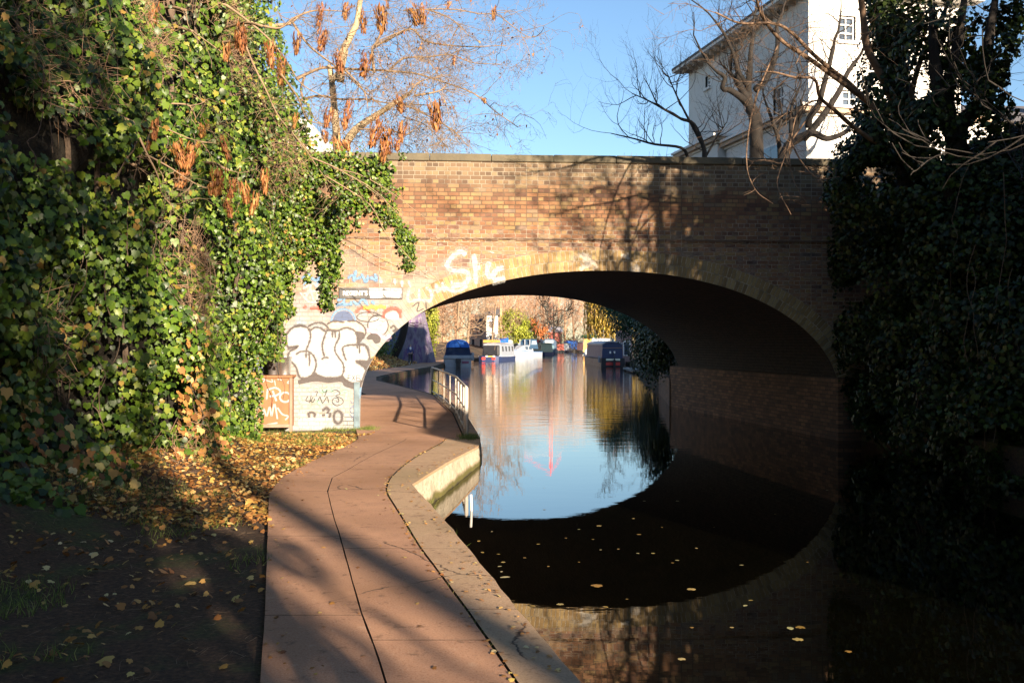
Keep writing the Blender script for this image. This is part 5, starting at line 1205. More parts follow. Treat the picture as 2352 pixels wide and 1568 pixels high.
# ================================================================== BOATS
def ring(y, hw, z0, z1, n=3, keel=.6, sheer=0):
    return [(-hw, y, z1), (-hw*.97, y, z0), (-hw*keel, y, -.3), (hw*keel, y, -.3), (hw*.97, y, z0), (hw, y, z1)]
def mt(name, c, rough=.5, var=.15): return simple(name, c, rough, var, 4, bump=.1)
def boat_root(label, px, wl, rzdeg, cat='boat', name='canal_boat', Y=None):
    Y = Y or CAMZ*F/(wl-HY); return empty(name, ((px-CX)/F*Y, Y, 0), label, cat, 'boats moored along the canal', R(rzdeg))
def narrow(root, L, hw, hull, cabin, roof, cabh=1.55, y0=1.6, y1=None, wins=4, trim=None, frhw=.85, portholes=False):
    """stern at y=0, bow at y=L"""
    m_ = MB(); m_.loft([ring(0, hw*.55, 0, .62), ring(.35, hw*.9, 0, .60), ring(1.2, hw, 0, .56), ring(L*.5, hw, 0, .52), ring(L-2.5, hw, 0, .58), ring(L-1.0, hw*.6, 0, .75), ring(L, .06, .1, .95)]); m_.build('hull', hull, root)
    y1 = y1 or L-3; c1, c2 = hw*.90, hw*.76
    m_ = MB(); m_.loft([[(-c1, y, .52), (-c2, y, cabh), (c2, y, cabh), (c1, y, .52)] for y in (y0, y1)]); m_.build('cabin', cabin, root)
    m_ = MB(); m_.loft([[(-c2-.06, y, cabh+.002), (-c2-.06, y, cabh+.05), (-c2*.5, y, cabh+.12), (0, y, cabh+.14), (c2*.5, y, cabh+.12), (c2+.06, y, cabh+.05), (c2+.06, y, cabh+.002)] for y in (y0-.12, y1+.12)]); m_.build('roof', roof, root)
    for sgn in (-1, 1):
        for i in range(wins):
            yc = y0+(y1-y0)*(i+.5)/wins; w_ = .38
            def pt(y, t): return (sgn*(c1+(c2-c1)*t+.012), y, .52+(cabh-.52)*t)
            m_ = MB(); q = [pt(yc-w_, .42), pt(yc+w_, .42), pt(yc+w_, .82), pt(yc-w_, .82)]; m_.face(q if sgn > 0 else q[::-1]); m_.build('window', GLASS, root)
    if trim:
        m_ = MB(); 
        for sgn in (-1, 1): m_.tube([(sgn*(hw*.92), .4, .60), (sgn*(hw+.01), 1.2, .56), (sgn*(hw+.01), L*.5, .52), (sgn*(hw+.01), L-2.5, .58)], .03, 5)
        m_.build('rubbing_strake', trim, root)
def cruiser(root, L, hw, hull, deck, band, cz=1.3):
    m_ = MB(); m_.loft([ring(0, hw*.88, 0, .78, keel=.8), ring(L*.4, hw, 0, .82, keel=.7), ring(L*.75, hw*.75, 0, .95, keel=.4), ring(L, .05, .35, 1.1, keel=.5)]); m_.build('hull', hull, root)
    m_ = MB()
    for sgn in (-1, 1): m_.tube([(sgn*hw*.89, 0, .76), (sgn*hw*1.01, L*.4, .80), (sgn*hw*.76, L*.75, .93), (0, L, 1.1)], .05, 5)
    m_.build('rubbing_strake', band, root)
    m_ = MB(); m_.loft([[(-hw*.8, L*.35, .8), (-hw*.66, L*.38, cz+.1), (hw*.66, L*.38, cz+.1), (hw*.8, L*.35, .8)], [(-hw*.62, L*.72, .9), (-hw*.48, L*.66, cz), (hw*.48, L*.66, cz), (hw*.62, L*.72, .9)], [(-hw*.25, L*.92, 1.0), (-hw*.2, L*.9, 1.06), (hw*.2, L*.9, 1.06), (hw*.25, L*.92, 1.0)]]); m_.build('cabin', deck, root, bevel=.03)
    for sgn in (-1, 1):
        for t0, t1 in ((.40, .50), (.53, .63)):
            m_ = MB(); f = lambda t, h: (sgn*((hw*.8+(hw*.62-hw*.8)*(t-.35)/.37)*(1-h)+(hw*.66+(hw*.48-hw*.66)*(t-.38)/.28)*h+.02), L*t, .84+(cz-.80)*h)
            q = [f(t0, .3), f(t1, .3), f(t1, .85), f(t0, .85)]; m_.face(q if sgn > 0 else q[::-1]); m_.build('window', GLASS, root)
W_ = mt('boat_white', (.30,.32,.36)); NV = mt('boat_navy', (.02,.035,.10)); BLK = mt('boat_black', (.012,.013,.018), .45); GRY = mt('boat_grey', (.26,.29,.34)); CREAM = mt('boat_cream', (.62,.58,.50)); RDm = mt('boat_red', (.55,.05,.04)); GRNB = mt('boat_sage_green', (.30,.36,.27)); DKB = mt('boat_dark_blue', (.03,.07,.13)); OCH = mt('boat_ochre', (.62,.36,.10)); TARP = mt('grey_tarpaulin', (.42,.43,.45), .8); BLUE = simple('blue_canvas', (.015,.12,.50), .8, .2, 3); BLUE2 = simple('navy_canvas', (.01,.025,.07), .85, .2, 3)
# 1 cruiser with a blue canopy, stern to the camera
b1 = boat_root('white cruiser under a bright blue canopy, stern towards the bridge', 1052, 842.3, 4, 'cruiser', 'motor_cruiser')
hw = 1.2; hullL = 6.5
m_ = MB(); m_.loft([[(-hw, 0, .74), (-hw*.93, 0, .02), (-hw*.8, 0, -.3), (hw*.8, 0, -.3), (hw*.93, 0, .02), (hw, 0, .74)], ring(3, 1.28, 0, .85, keel=.75), ring(5, .95, 0, 1.0, keel=.5), ring(hullL, .05, .4, 1.15, keel=.5)]); m_.build('hull', W_, b1)
m_ = MB(); m_.box((-hw-.06, -.10, .70), (hw+.06, .22, 1.02)); m_.build('transom_rail', GRY, b1, bevel=.04)
m_ = MB(); m_.box((-.18, -.42, -.25), (.22, -.12, .62)); m_.box((-.22, -.46, .35), (.26, -.11, .75)); m_.build('outboard_motor', BLK, b1, bevel=.05)
m_ = MB(); m_.box((.35, -.04, .30), (.95, -.006, .50)); m_.build('name_board', mt('maroon_board', (.22,.06,.12)), b1)
m_ = MB(); m_.loft([[(-1.16, y, 1.0), (-1.02, y, 1.72), (1.02, y, 1.72), (1.16, y, 1.0)] for y in (.15, 3.2)]); m_.build('canopy_side', BLUE2, b1, bevel=.04)
cr = []
for y, s_ in ((.02, .93), (.5, 1.0), (1.8, 1.02), (3.0, .98), (3.4, .9)):
    cr.append([(-1.06*s_, y, 1.70)]+[(-1.02*s_*math.cos(a), y, 1.86+.58*s_*math.sin(a)) for a in [math.pi*k/10 for k in range(11)]]+[(1.06*s_, y, 1.70)])
m_ = MB(); m_.loft(cr); m_.build('canopy', BLUE, b1, smooth=False, bevel=.02)
m_ = MB(); m_.tube([(-.2, 0, 2.42), (.12, -.03, 2.0), (.25, -.02, 1.72)], .02, 4); m_.tube([(.0, 0, 2.42), (.7, -.02, 2.05)], .012, 4); m_.build('canopy_seam', BLUE2, b1)
m_ = MB(); m_.box((1.2, .3, .55), (1.42, 2.6, 1.25)); m_.build('side_locker', GRY, b1, bevel=.03)
# 2 narrowboat with pale cabin, blue cover and plank on the roof
b2 = boat_root('pale grey narrowboat with a blue cover and wooden plank on its roof', 1121, 828.6, -13, 'narrowboat', 'narrowboat', 113)
narrow(b2, 11, 1.35, NV, GRY, W_, 2.0, 1.9, 8.6, 4, mt('pale_strake', (.5,.55,.62)))
m_ = MB(); m_.box((-1.0, 1.6, 2.18), (1.0, 1.85, 2.48)); m_.build('name_plank', mt('amber_plank', (.50,.28,.06)), b2)
m_ = MB(); m_.loft([[(-.3, 3.0, 2.16), (-.25, 3.0, 2.35), (.9, 3.0, 2.4), (1.0, 3.0, 2.16)], [(.2, 6.0, 2.16), (.3, 6, 2.7), (1.0, 6, 2.75), (1.1, 6, 2.16)]]); m_.build('roof_cover', BLUE, b2, bevel=.05)
m_ = MB(); m_.box((-.95, 1.2, .62), (.95, 1.88, 1.85)); m_.build('stern_clutter', BLK, b2, bevel=.1)
for x, c_, n_ in ((-.75, RDm, 'stern_panel'), (.45, RDm, 'stern_panel')):
    m_ = MB(); m_.box((x, -.03, .18), (x+.42, .0, .48)); m_.build(n_, c_, b2)
for x in (-.3, .55):
    m_ = MB(); m_.box((x, -.05, .50), (x+.28, .02, .68)); m_.build('fender', CREAM, b2, bevel=.03)
m_ = MB(); m_.box((-.02, -.05, .52), (.53, -.0, .64)); m_.build('stern_bar', OCH, b2)
m_ = MB(); m_.box((-.7, 8.0, .8), (.9, 8.9, 2.5)); m_.build('bow_cover', CREAM, b2, bevel=.15)
# 3 white cruiser with blue rubbing band and wheelhouse
b3 = boat_root('white motor cruiser with a blue stripe and glazed wheelhouse', 1231, 816.6, 148, 'cruiser', 'motor_cruiser', 155)
cruiser(b3, 7.2, 1.35, W_, W_, mt('blue_band', (.03,.14,.36)), 1.75)
m_ = MB(); m_.loft([[(-1.05, 1.0, 1.2), (-.9, 1.3, 2.75), (.9, 1.3, 2.75), (1.05, 1.0, 1.2)], [(-1.0, 3.6, 1.3), (-.85, 3.0, 2.75), (.85, 3.0, 2.75), (1.0, 3.6, 1.3)]]); m_.build('wheelhouse', DKB, b3, bevel=.05)
for sgn in (-1, 1):
    m_ = MB(); m_.face([(sgn*1.0, 1.4, 1.9), (sgn*1.0, 3.1, 1.9), (sgn*.94, 2.8, 2.5), (sgn*.94, 1.5, 2.5)][::sgn]); m_.build('window', mt('reflecting_window', (.25,.33,.42), .2), b3)
for x in (-.9, 0, .9):
    m_ = MB(); m_.box((x-.03, 3.3, 1.3), (x+.03, 3.5, 2.7)); m_.build('window_post', W_, b3)
m_ = MB(); m_.tube([(-.4, 6.9, 1.05), (-.3, 6.4, 1.6), (-.9, 4.6, 1.55)], .025, 4); m_.tube([(.4, 6.9, 1.05), (.3, 6.4, 1.6), (.9, 4.6, 1.55)], .025, 4); m_.build('guard_rail', W_, b3)
# 4 sage green narrowboat
b4 = boat_root('sage green narrowboat with flower pots on the roof, beside the white cruiser', 1260, 815, 13, 'narrowboat', 'narrowboat', 168)
narrow(b4, 13, 1.2, NV, GRNB, mt('roof_green', (.12,.17,.13)), 2.05, 1.2, 11, 6, mt('red_strake', (.25,.08,.07)))
for x, y, c_ in ((-.4, 6.5, RDm), (.3, 8.2, BLK), (.0, 9.2, BLK), (-.2, 4, W_)):
    m_ = MB(); m_.lathe((x, y, 2.18), [(.16, 0), (.28, .1), (.34, .45), (.2, .6), (.01, .62)], 8); m_.build('roof_pot', c_, b4)
# 5 dark boat with wheelhouse
b5 = boat_root('dark blue boat with a rounded wheelhouse, last of the left bank row', 1261, 812, -6, 'boat', 'canal_boat', 186)
cruiser(b5, 9, 1.45, DKB, DKB, BLK, 1.5)
m_ = MB(); m_.loft([[(-1.3, y, .8), (-1.2, y, 2.4), (-.8, y, 2.95), (.8, y, 2.95), (1.2, y, 2.4), (1.3, y, .8)] for y in (.3, 4)]); m_.build('wheelhouse', DKB, b5, bevel=.08)
m_ = MB(); m_.box((-.8, .24, 2.15), (.8, .29, 2.7)); m_.build('window', mt('pale_window', (.42,.46,.5), .3), b5)
m_ = MB(); m_.box((-1.0, .24, 1.0), (1.0, .29, 1.7)); m_.build('window', mt('dull_window', (.12,.2,.24), .3), b5)
m_ = MB(); m_.lathe((1.35, .1, .1), [(.02, 0), (.16, .1), (.16, .5), (.02, .6)], 8); m_.build('fender', W_, b5)
# a few more boats packed into the far row
for lab, px, wl, rz_, Y_, L_, hc_, cc_, rc_ in (('small dark green narrowboat tucked behind the white cruiser', 1206, 816, 20, 163, 10, BLK, DKB, GRY), ('black narrowboat with a red cabin beyond the dark wheelhouse boat', 1284, 810, -4, 212, 12, BLK, mt('brick_red_cabin', (.32,.07,.05)), BLK), ('grey narrowboat at the far bend, left of the blue covered boat', 1296, 809, -12, 224, 12, NV, GRY, GRNB), ('cream cabin narrowboat at the far bend, right of the blue covered boat', 1338, 808, 4, 232, 12, NV, CREAM, mt('tan_roof', (.4,.25,.14)))):
    b_ = boat_root(lab, px, wl, rz_, 'narrowboat', 'narrowboat', Y_); narrow(b_, L_, 1.15, hc_, cc_, rc_, 2.0, 1.0, L_-2, 4, W_)
    m_ = MB(); m_.tube([(.2, L_*.5, 2.1), (.2, L_*.5, 2.9)], .08, 6); m_.build('chimney', BLK, b_)
# 6 blue covered boat far off mid canal
b6 = boat_root('small boat under a bright blue cover, far off in mid canal', 1316, 807.5, 6, 'boat', 'canal_boat', 228)
cruiser(b6, 8, 1.45, BLK, DKB, BLK, 1.3)
m_ = MB(); m_.loft([[(-1.5, y, .75), (-1.45, y, 2.4), (-.9, y, 2.75), (.9, y, 2.75), (1.45, y, 2.4), (1.5, y, .75)] for y in (-.1, 5)]); m_.build('cover', BLUE, b6, bevel=.1)
m_ = MB(); m_.tube([(.1, -.2, 2.75), (.1, -.22, .8)], .06, 4); m_.build('cover_seam', mt('pale_blue_seam', (.12,.3,.7)), b6)
# 7 red and cream boat
b7 = boat_root('cream and maroon narrowboat side on, beyond the ochre boat', 1326, 808, -55, 'narrowboat', 'narrowboat', 214)
narrow(b7, 12, 1.3, BLK, mt('faded_maroon', (.34,.20,.19)), GRY, 2.3, .8, 10.5, 5, W_)
m_ = MB(); m_.box((.9, 3, 1.0), (1.25, 3.6, 1.9)); m_.build('door', RDm, b7)
# 8 ochre cabin boat with greenery on the roof
b8 = boat_root('ochre ended wide boat with dark green plants along its roof', 1355, 810.5, -4, 'boat', 'canal_boat', 172)
narrow(b8, 14, 1.35, BLK, OCH, mt('roof_dark', (.05,.06,.06)), 2.9, .3, 12, 5)
rs3 = np.random.RandomState(3); Cg, Ng, Sg = blob((0, 4, 3.3), (1.7, 4.5, .45), 1500, rs3, s=(.12, .25), thr=-.5); V, Fa, Rn = leaf_arrays(np.array(Cg), np.array(Ng), np.array(Sg), OVAL, rs3); np_obj('roof_plants', V, Fa, M['bluegreen'], b8, Rn)
# 9 boat under sloping grey tarpaulin
b9 = boat_root('boat shrouded in a sloping grey tarpaulin, moored beyond the black narrowboat', 1372, 815.5, -8, 'boat', 'canal_boat', 118)
m_ = MB(); m_.loft([ring(0, .9, 0, .7), ring(.6, 1.5, 0, .7), ring(9, 1.5, 0, .7), ring(12, .2, .1, .9)]); m_.build('hull', BLK, b9)
m_ = MB(); m_.poly([(-1.75, -.2, .55), (1.4, -.2, .55), (-.5, .6, 2.7), (1.2, .6, 2.7), (-1.7, 9, .6), (1.4, 9, .6), (-.6, 9, 2.7), (1.2, 9, 2.7)], [(0,1,3,2), (0,2,6,4), (2,3,7,6), (1,5,7,3), (4,6,7,5)]); m_.build('tarpaulin', TARP, b9, bevel=.05)
m_ = MB(); m_.tube([(-1.78, -.24, .55), (-.5, .55, 2.74)], .07, 5); m_.build('tarpaulin_edge', CREAM, b9)
# 10 black narrowboat, stern on, with red and white panels
b10 = boat_root('black narrowboat seen stern on with red and white painted panels', 1408, 842.5, 1, 'narrowboat', 'narrowboat')
hw = 1.03
m_ = MB(); m_.loft([[(-hw*1.0, 0, .78), (-hw*1.02, 0, .0), (-hw*.9, 0, -.35), (hw*.9, 0, -.35), (hw*1.02, 0, .0), (hw*1.0, 0, .78)], ring(1.2, 1.08, 0, .72, keel=.9), ring(9, 1.08, 0, .66, keel=.9), ring(16, 1.05, 0, .7, keel=.9), ring(18, .1, .1, 1.0)]); m_.build('hull', BLK, b10)
m_ = MB(); m_.loft([[(-.93, y, .74), (-.86, y, 1.95), (-.6, y, 2.10), (0, y, 2.17), (.6, y, 2.10), (.86, y, 1.95), (.93, y, .74)] for y in (.55, 15)]); m_.build('cabin', NV, b10)
m_ = MB(); m_.loft([[(-.92, y, 1.93), (-.90, y, 2.08), (-.55, y, 2.24), (0, y, 2.30), (.55, y, 2.24), (.90, y, 2.08), (.92, y, 1.93), (.6, y, 2.12), (0, y, 2.2), (-.6, y, 2.12)] for y in (.45, 15.1)]); m_.build('roof', W_, b10)
m_ = MB(); m_.lathe((.05, .6, 2.28), [(.1, 0), (.1, .12), (.01, .14)], 8); m_.build('roof_lamp', W_, b10)
m_ = MB(); m_.box((-.88, .50, 1.66), (.88, .545, 1.69)); m_.build('trim_line', mt('copper_trim', (.4,.22,.1)), b10)
for x in (-.25, .12):
    m_ = MB(); m_.box((x, .50, 1.18), (x+.14, .545, 1.38)); m_.build('cabin_window', mt('bright_pane', (.75,.75,.72)), b10)
for x0, x1 in ((-.62, .0), (.18, .62)):
    m_ = MB(); m_.box((x0, -.04, .56), (x1+(.0 if x0 > 0 else .1), .003, .73)); m_.build('stern_panel', mt('cream_panel', (.75,.72,.58)), b10, bevel=.02)
    m_ = MB(); m_.box((x0, -.04, .14), (x1-.0, .003, .42)); m_.build('stern_panel', RDm, b10, bevel=.02)
m_ = MB(); m_.box((-.0, -.32, -.25), (.2, -.02, .62)); m_.tube([(.1, -.15, .6), (.1, -.1, .95), (.1, .5, 1.25)], .04, 6); m_.build('rudder', BLK, b10)
m_ = MB(); m_.lathe((-1.12, .8, .35), [(.02, 0), (.10, .05), (.10, .55), (.02, .6)], 8); m_.build('fender', W_, b10)

# ================================================================== FAR SIDE: walls, shrubs, houses, willow
gb = empty('graffiti_wall', (-10.2, 92, .4), 'old wall behind the leaning trunk, painted grey and purple with graffiti', 'wall')
g = NT('graffiti_wall_paint'); v = g.coord('Object'); s_ = g.new('ShaderNodeSeparateXYZ'); g.link(v, s_.inputs[0])
n = g.noise(g.coord('Object', (1, 1, .35)), 1.6, 5)
c = g.mix(g.rng(s_.outputs[0], -.2, .3), g.ramp(n, [(.35, (.07,.08,.11)), (.5, (.14,.16,.19)), (.6, (.08,.10,.22)), (.7, (.17,.17,.19))]), g.ramp(n, [(.35, (.09,.06,.12)), (.5, (.22,.20,.25)), (.6, (.12,.06,.18)), (.72, (.28,.27,.29))]))  # paint tones lowered to stand for the shade over this wall
g.base(c); g.rough(.9)
m_ = MB(); m_.loft([[(-2.2, -.5, -.2), (2.6, -.7, -.2), (2.9, 2, -.2), (-2.2, 2, -.2)], [(-1.5, 0, 5.6), (1.4, 0, 5.6), (1.6, 2, 5.6), (-1.5, 2, 5.6)], [(-1.2, 0, 7), (1.0, 0, 7), (1.2, 2, 7), (-1.2, 2, 7)]]); m_.build('wall_face', g.mat, gb)
rr = random.Random(91)
lt = empty('leaning_tree', (-11.6, 90, .5), 'dark trunk leaning across the graffitied wall with thin pale twigs', 'tree'); t_ = MB(); m_ = MB()
p = limb(t_, [Vector((.6, -.8, 0)), Vector((1.6, -.9, 2.2)), Vector((2.0, -1, 4.6)), Vector((2.1, -1, 7.5)), Vector((2.0, -1, 11))], .42, .18, 9); sprout(m_, p, 12, 2.4, .04, 2, rr, up=-.02); t_.build('trunk', M['bark_dark'], lt, smooth=True); m_.build('branches', M['twig_pale'], lt, smooth=True)
def shrub(name, label, cat, base, crowns, mat, seed, s=(.12, .24), shape=OVAL, trunk=True, thr=-.3, grp=None, hollow=.3):
    o = empty(name, base, label, cat, grp); rs_ = np.random.RandomState(seed)
    leaf_part('leaves', [blob(c_, r, n_, rs_, s=s, thr=thr, sc=.8, hollow=hollow) for c_, r, n_ in crowns], mat, o, rs_, shape)
    if trunk:
        m_ = MB(); rr_ = random.Random(seed)
        for c_, r, n_ in crowns: m_.tube([(0, 0, 0), tuple((Vector(c_)-Vector(base))*.5), tuple(Vector(c_)-Vector(base))], [.09, .06, .03], 6)
        m_.build('trunk', M['bark_dark'], o)
    return o
shrub('hedge', 'sunlit green hedge beside the far towpath, dark at its foot', 'hedge', (-12.4, 84, .6), [((-12.4, 84, 2.0), (2.2, 6, 2.3), 5200), ((-14.5, 78, 2.6), (2.2, 6, 2.6), 3600)], leafmat('hedge_leaf', [(0, (.05,.09,.01)), (1, (.2,.24,.04))], .5, .1), 101)
shrub('ivy_clad_tree', 'upright trunk wrapped in yellow green ivy right of the graffitied wall', 'tree', (-8.0, 96, .5), [((-8.0, 96, 4.2), (.95, 1, 3.8), 3200), ((-7.7, 96, 8.5), (1.3, 1.2, 2.2), 1800)], M['yellowgreen'], 102)
shrub('shrub', 'yellow green bush on the left bank behind the white cruiser', 'shrub', (3.2-1, 170, .5), [((.6, 165, 5.0), (2.8, 2.5, 3.2), 2600), ((2.4, 166, 4.0), (2.0, 2, 3.0), 1700), ((-.6, 166, 6.4), (1.4, 1.5, 1.8), 900)], M['yellowgreen'], 103, s=(.2, .4))
shrub('shrub', 'russet orange shrub on the far bank above the green narrowboat', 'shrub', (5.6, 200, .5), [((5.9, 200, 4.6), (2.4, 1.5, 1.9), 700), ((4.4, 200, 6.4), (1.2, 1.2, 1.4), 300)], leafmat('russet_leaf', [(0, (.35,.10,.04)), (1, (.62,.22,.08))], .6, .2), 104, s=(.2, .4), thr=.0)
shrub('conifer', 'dark blue green conifer overhanging the right bank at the arch edge', 'tree', (9.6, 66, .6), [((7.9, 66, 3.7), (1.5, 2.2, 1.5), 3000), ((9.6, 64, 4.0), (1.8, 2.5, 2.3), 3600), ((7.3, 70, 4.8), (1.2, 2, 1.3), 1600), ((8.6,58,2.6),(1.2,2,1.6),2500)], M['bluegreen'], 105, s=(.10, .2), thr=-.25)
shrub('shrub', 'dark bush trailing over the right bank just beyond the arch', 'shrub', (8.0, 50, .6), [((7.3, 52, 2.1), (1.3, 4, 1.9), 3400), ((6.7, 46, 2.3), (1.3, 3, 2.0), 3400), ((6.1, 41.5, 1.7), (1.0, 3.2, 1.6), 2800), ((5.25, 34.6, 2.0), (.75, 1.8, 1.2), 1800)], M['ivy_dark'], 106, s=(.08, .16))
# bank undergrowth along the far towpath
gm_ = []
C = np.stack([rs.uniform(-10.5, -8.6, 2600), rs.uniform(60, 88, 2600), rs.uniform(.3, 1.0, 2600)], 1)
for i in range(len(C)): C[i, 0] = ls(C[i, 1])-rs.uniform(2.7, 5.5); C[i, 2] = zg_left(C[i, 0], C[i, 1])+rs.uniform(0, .25)
V, Fa, Rn = leaf_arrays(C, rs.normal(0, .5, (2600, 3))+np.array([0, -.5, 1]), rs.uniform(.1, .22, 2600), OVAL, rs, down=False); tag(np_obj('undergrowth', V, Fa, M['litter'], None, Rn), 'brown leafy undergrowth along the far towpath', 'undergrowth', kind='stuff')
# willow
wl_ = empty('willow_tree', (17, 150, .5), 'golden weeping willow trailing over the right bank of the canal', 'willow'); o_ = Vector(wl_.location); t_ = MB(); m_ = MB(); rr = random.Random(7)
p = limb(t_, [Vector((0, 0, 0)), Vector((-.5, 0, 4)), Vector((-.8, 0, 9))], .5, .3, 9)
for a in np.linspace(0, 6.28, 11): limb(m_, [p[-1], p[-1]+Vector((2.5*math.cos(a), 2.5*math.sin(a), 2)), p[-1]+Vector((5*math.cos(a), 4*math.sin(a), 2.0))], .18, .05, 6)
t_.build('trunk', M['bark_dark'], wl_, smooth=True); m_.build('branches', M['bark_dark'], wl_, smooth=True)
C = []; N = []; S = []
for i in range(760):
    a = rr.uniform(0, 6.283); r_ = math.sqrt(rr.random())*5.3; cx, cy = -.8+r_*math.cos(a), r_*.8*math.sin(a); zt_ = 13.3-.13*r_*r_+rr.uniform(-.8, .3); zb_ = rr.uniform(2.2, 5.5) if r_ > 2 else rr.uniform(4, 8)
    if noise.noise(Vector((cx*.55, cy*.55, 1))) < -.22: continue
    z = zt_
    while z > zb_: C.append((17+cx+rr.gauss(0, .10), 150+cy+rr.gauss(0, .10), z)); N.append((rr.gauss(0, 1), rr.gauss(0, 1), .1)); S.append(rr.uniform(.25, .45)); z -= .17
C = np.array(C)-np.array(wl_.location); V, Fa, Rn = leaf_arrays(C, np.array(N), np.array(S), KEY*np.array([1.6, 1, 1]), rs, spin=.12); np_obj('foliage', V, Fa, M['willow'], wl_, Rn)
# buildings along the far banks
def house_(label, x0, x1, Y, zt, mat, wins, roof=None, depth=8, base=.4, name='house', hip=1.6):
    o = empty(name, ((x0+x1)/2, Y, base), label, 'house'); w2 = (x1-x0)/2; h = zt-base
    m_ = MB(); m_.box((-w2, 0, -.3), (w2, depth, h)); m_.build('wall', mat, o)
    if roof:
        m_ = MB(); m_.poly([(-w2-.3, -.3, h+.003), (w2+.3, -.3, h+.003), (w2+.3, depth+.3, h+.003), (-w2-.3, depth+.3, h+.003), (-w2-.3, depth/2, h+hip), (w2+.3, depth/2, h+hip)], [(0,1,5,4), (3,4,5,2), (0,4,3), (1,2,5), (0,3,2,1)]); m_.build('roof', roof, o)
    for (a, b, c_, d_) in wins:
        m_ = MB(); m_.box((a, -.06, b), (c_, -.004, d_)); f = m_.build('window', WFR, o)
        m_ = MB(); m_.box((a+.1, -.075, b+.1), (c_-.1, -.063, d_-.1)); m_.build('pane', GLASS, f)
    return o
x = lambda px, Y: (px-CX)/F*Y
house_('white terraced house behind the bank trees above the pale narrowboat', x(1078, 185), x(1116, 185), 185, 6.2, STU, [(-1.2, 1, -.5, 2.6), (.3, 1, 1, 2.6), (-1.2, 3.6, -.5, 5), (.3, 3.6, 1, 5)], SLATE)
house_('taller white house with an arched dark doorway behind the bare trees', x(1117, 178), x(1143, 178), 178, 7.2, STU, [(-.5, .3, .4, 3.2), (-.6, 4.4, .5, 5.8)], SLATE)
0 and house_('low white house at the water side behind the blue canopy cruiser', x(1062, 150), x(1092, 150), 150, 4.2, STU, [(-.6, 1.2, .3, 2.6)], SLATE)
house_('small house with a bright red front at the far end of the canal', x(1262, 268), x(1290, 268), 268, 5.2, mt('red_render', (.62,.16,.12)), [(-.6, 1.2, .4, 2.4)], mt('white_roof', (.6,.6,.62)))
house_('pale brick boathouse on the right bank beside the black narrowboat', x(1427, 92), x(1452, 92), 92, 3.3, simple('pinkish_brick', (.30,.20,.19), .9, .2, 3), [(-.35, .5, .35, 1.9)], None, depth=5, name='boathouse')
fn = empty('wooden_fence', (11.5, 90, .4), 'slatted timber fence beside the boathouse on the right bank', 'fence')
m_ = MB()
for i in range(8): m_.box((-.1+i*.23, 0, 0), (-.02+i*.23, .05, 1.9))
m_.box((-.2, .052, .3), (1.9, .10, .4)); m_.box((-.2, .052, 1.5), (1.9, .10, 1.6)); m_.build('panel', simple('grey_timber', (.22,.17,.15), .9), fn)
jt = empty('jetty', (9.3, 70, 0), 'low timber landing stage at the foot of the right bank', 'jetty'); m_ = MB(); m_.box((-.9, -2, .12), (.9, 4, .26)); m_.build('deck', simple('jetty_timber', (.25,.23,.22), .8), jt)
for y in (-1.8, 3.6):
    m_ = MB(); m_.tube([(-.8, y, -1), (-.8, y, .45)], .07, 6); m_.build('post', M['bark'], jt)
# tower crane far off, seen only mirrored in the water
cr_ = empty('tower_crane', (x(1265, 330), 330, 0), 'red and white lattice tower crane mirrored in the water', 'crane')
m_ = MB(); cw_ = MB(); H_ = 40
for i in range(20):
    (m_ if i % 2 else cw_).box((-.6, -.6, i*2.0), (-.4, -.4, i*2+2)); (m_ if i % 2 else cw_).box((.4, -.6, i*2.0), (.6, -.4, i*2+2))
    (m_ if i % 2 else cw_).tube([(-.5, -.5, i*2), (.5, -.5, i*2+2)], .07, 4); (m_ if i % 2 else cw_).tube([(.5, -.5, i*2), (-.5, -.5, i*2+2)], .07, 4)
cw_.box((-9, -.3, 35.2), (3.5, .1, 35.6)); m_.tube([(0, 0, 36), (0, 0, 42)], .2, 4); m_.tube([(-9, 0, 36), (0, 0, 42), (3.5, 0, 36)], .15, 4)
m_.build('red_lattice', mt('crane_red', (.65,.05,.04)), cr_); cw_.build('white_lattice', W_, cr_)
# distinct bare trees on the far banks
def fartree(label, X, Y, h, seed, mat, lvl=3, r_=.22, n=14, L=.32, lean=0, minr=.025):
    o = empty('bare_tree', (X, Y, .4), label, 'tree', 'bare trees on the far banks'); rr_ = random.Random(seed); t_ = MB(); m_ = MB()
    p = limb(t_, [Vector((0, 0, 0)), Vector((lean*.3, 0, h*.35)), Vector((lean*.8, 0, h*.7)), Vector((lean, 0, h))], r_, r_*.3, 7); sprout(m_, p, n, h*L, r_*.25, lvl, rr_, up=.12, t0=.12, minr=minr); t_.build('trunk', mat, o, smooth=True); m_.build('branches', mat, o, smooth=True)
fartree('multi stemmed pale willow stems behind the blue canopy cruiser', x(1072, 118), 118, 13, 201, M['twig_pale'], 3, .20, 22, .42, 1.0)
fartree('thin pale stems right of the ivied trunk', x(1048, 112), 112, 12, 202, M['twig_pale'], 2, .15, 16, .45, .6)
fartree('slim pale birch rising above the yellow green bush', x(1128, 150), 150, 15, 203, M['twig_pale'], 3, .14, 14, .3, 1.5)
fartree('dark spreading bare tree by the far dark boat', x(1272, 205), 205, 10, 204, M['bark_dark'], 3, .25, 16, .45, 0, .04)
fartree('bare tree on the left bank behind the narrowboats', x(1150, 175), 175, 14, 205, M['twig_far'], 3, .22, 18, .35, 0)
fartree('tall bare tree on the right bank mirrored in the canal', 10.4, 58, 9.2, 206, M['twig_pale'], 3, .16, 22, .34, -1.2, .014)
fartree('bare tree leaning from the right bank before the willow', 14.5, 108, 10, 207, M['bark_dark'], 3, .2, 14, .42, -3.0, .02)
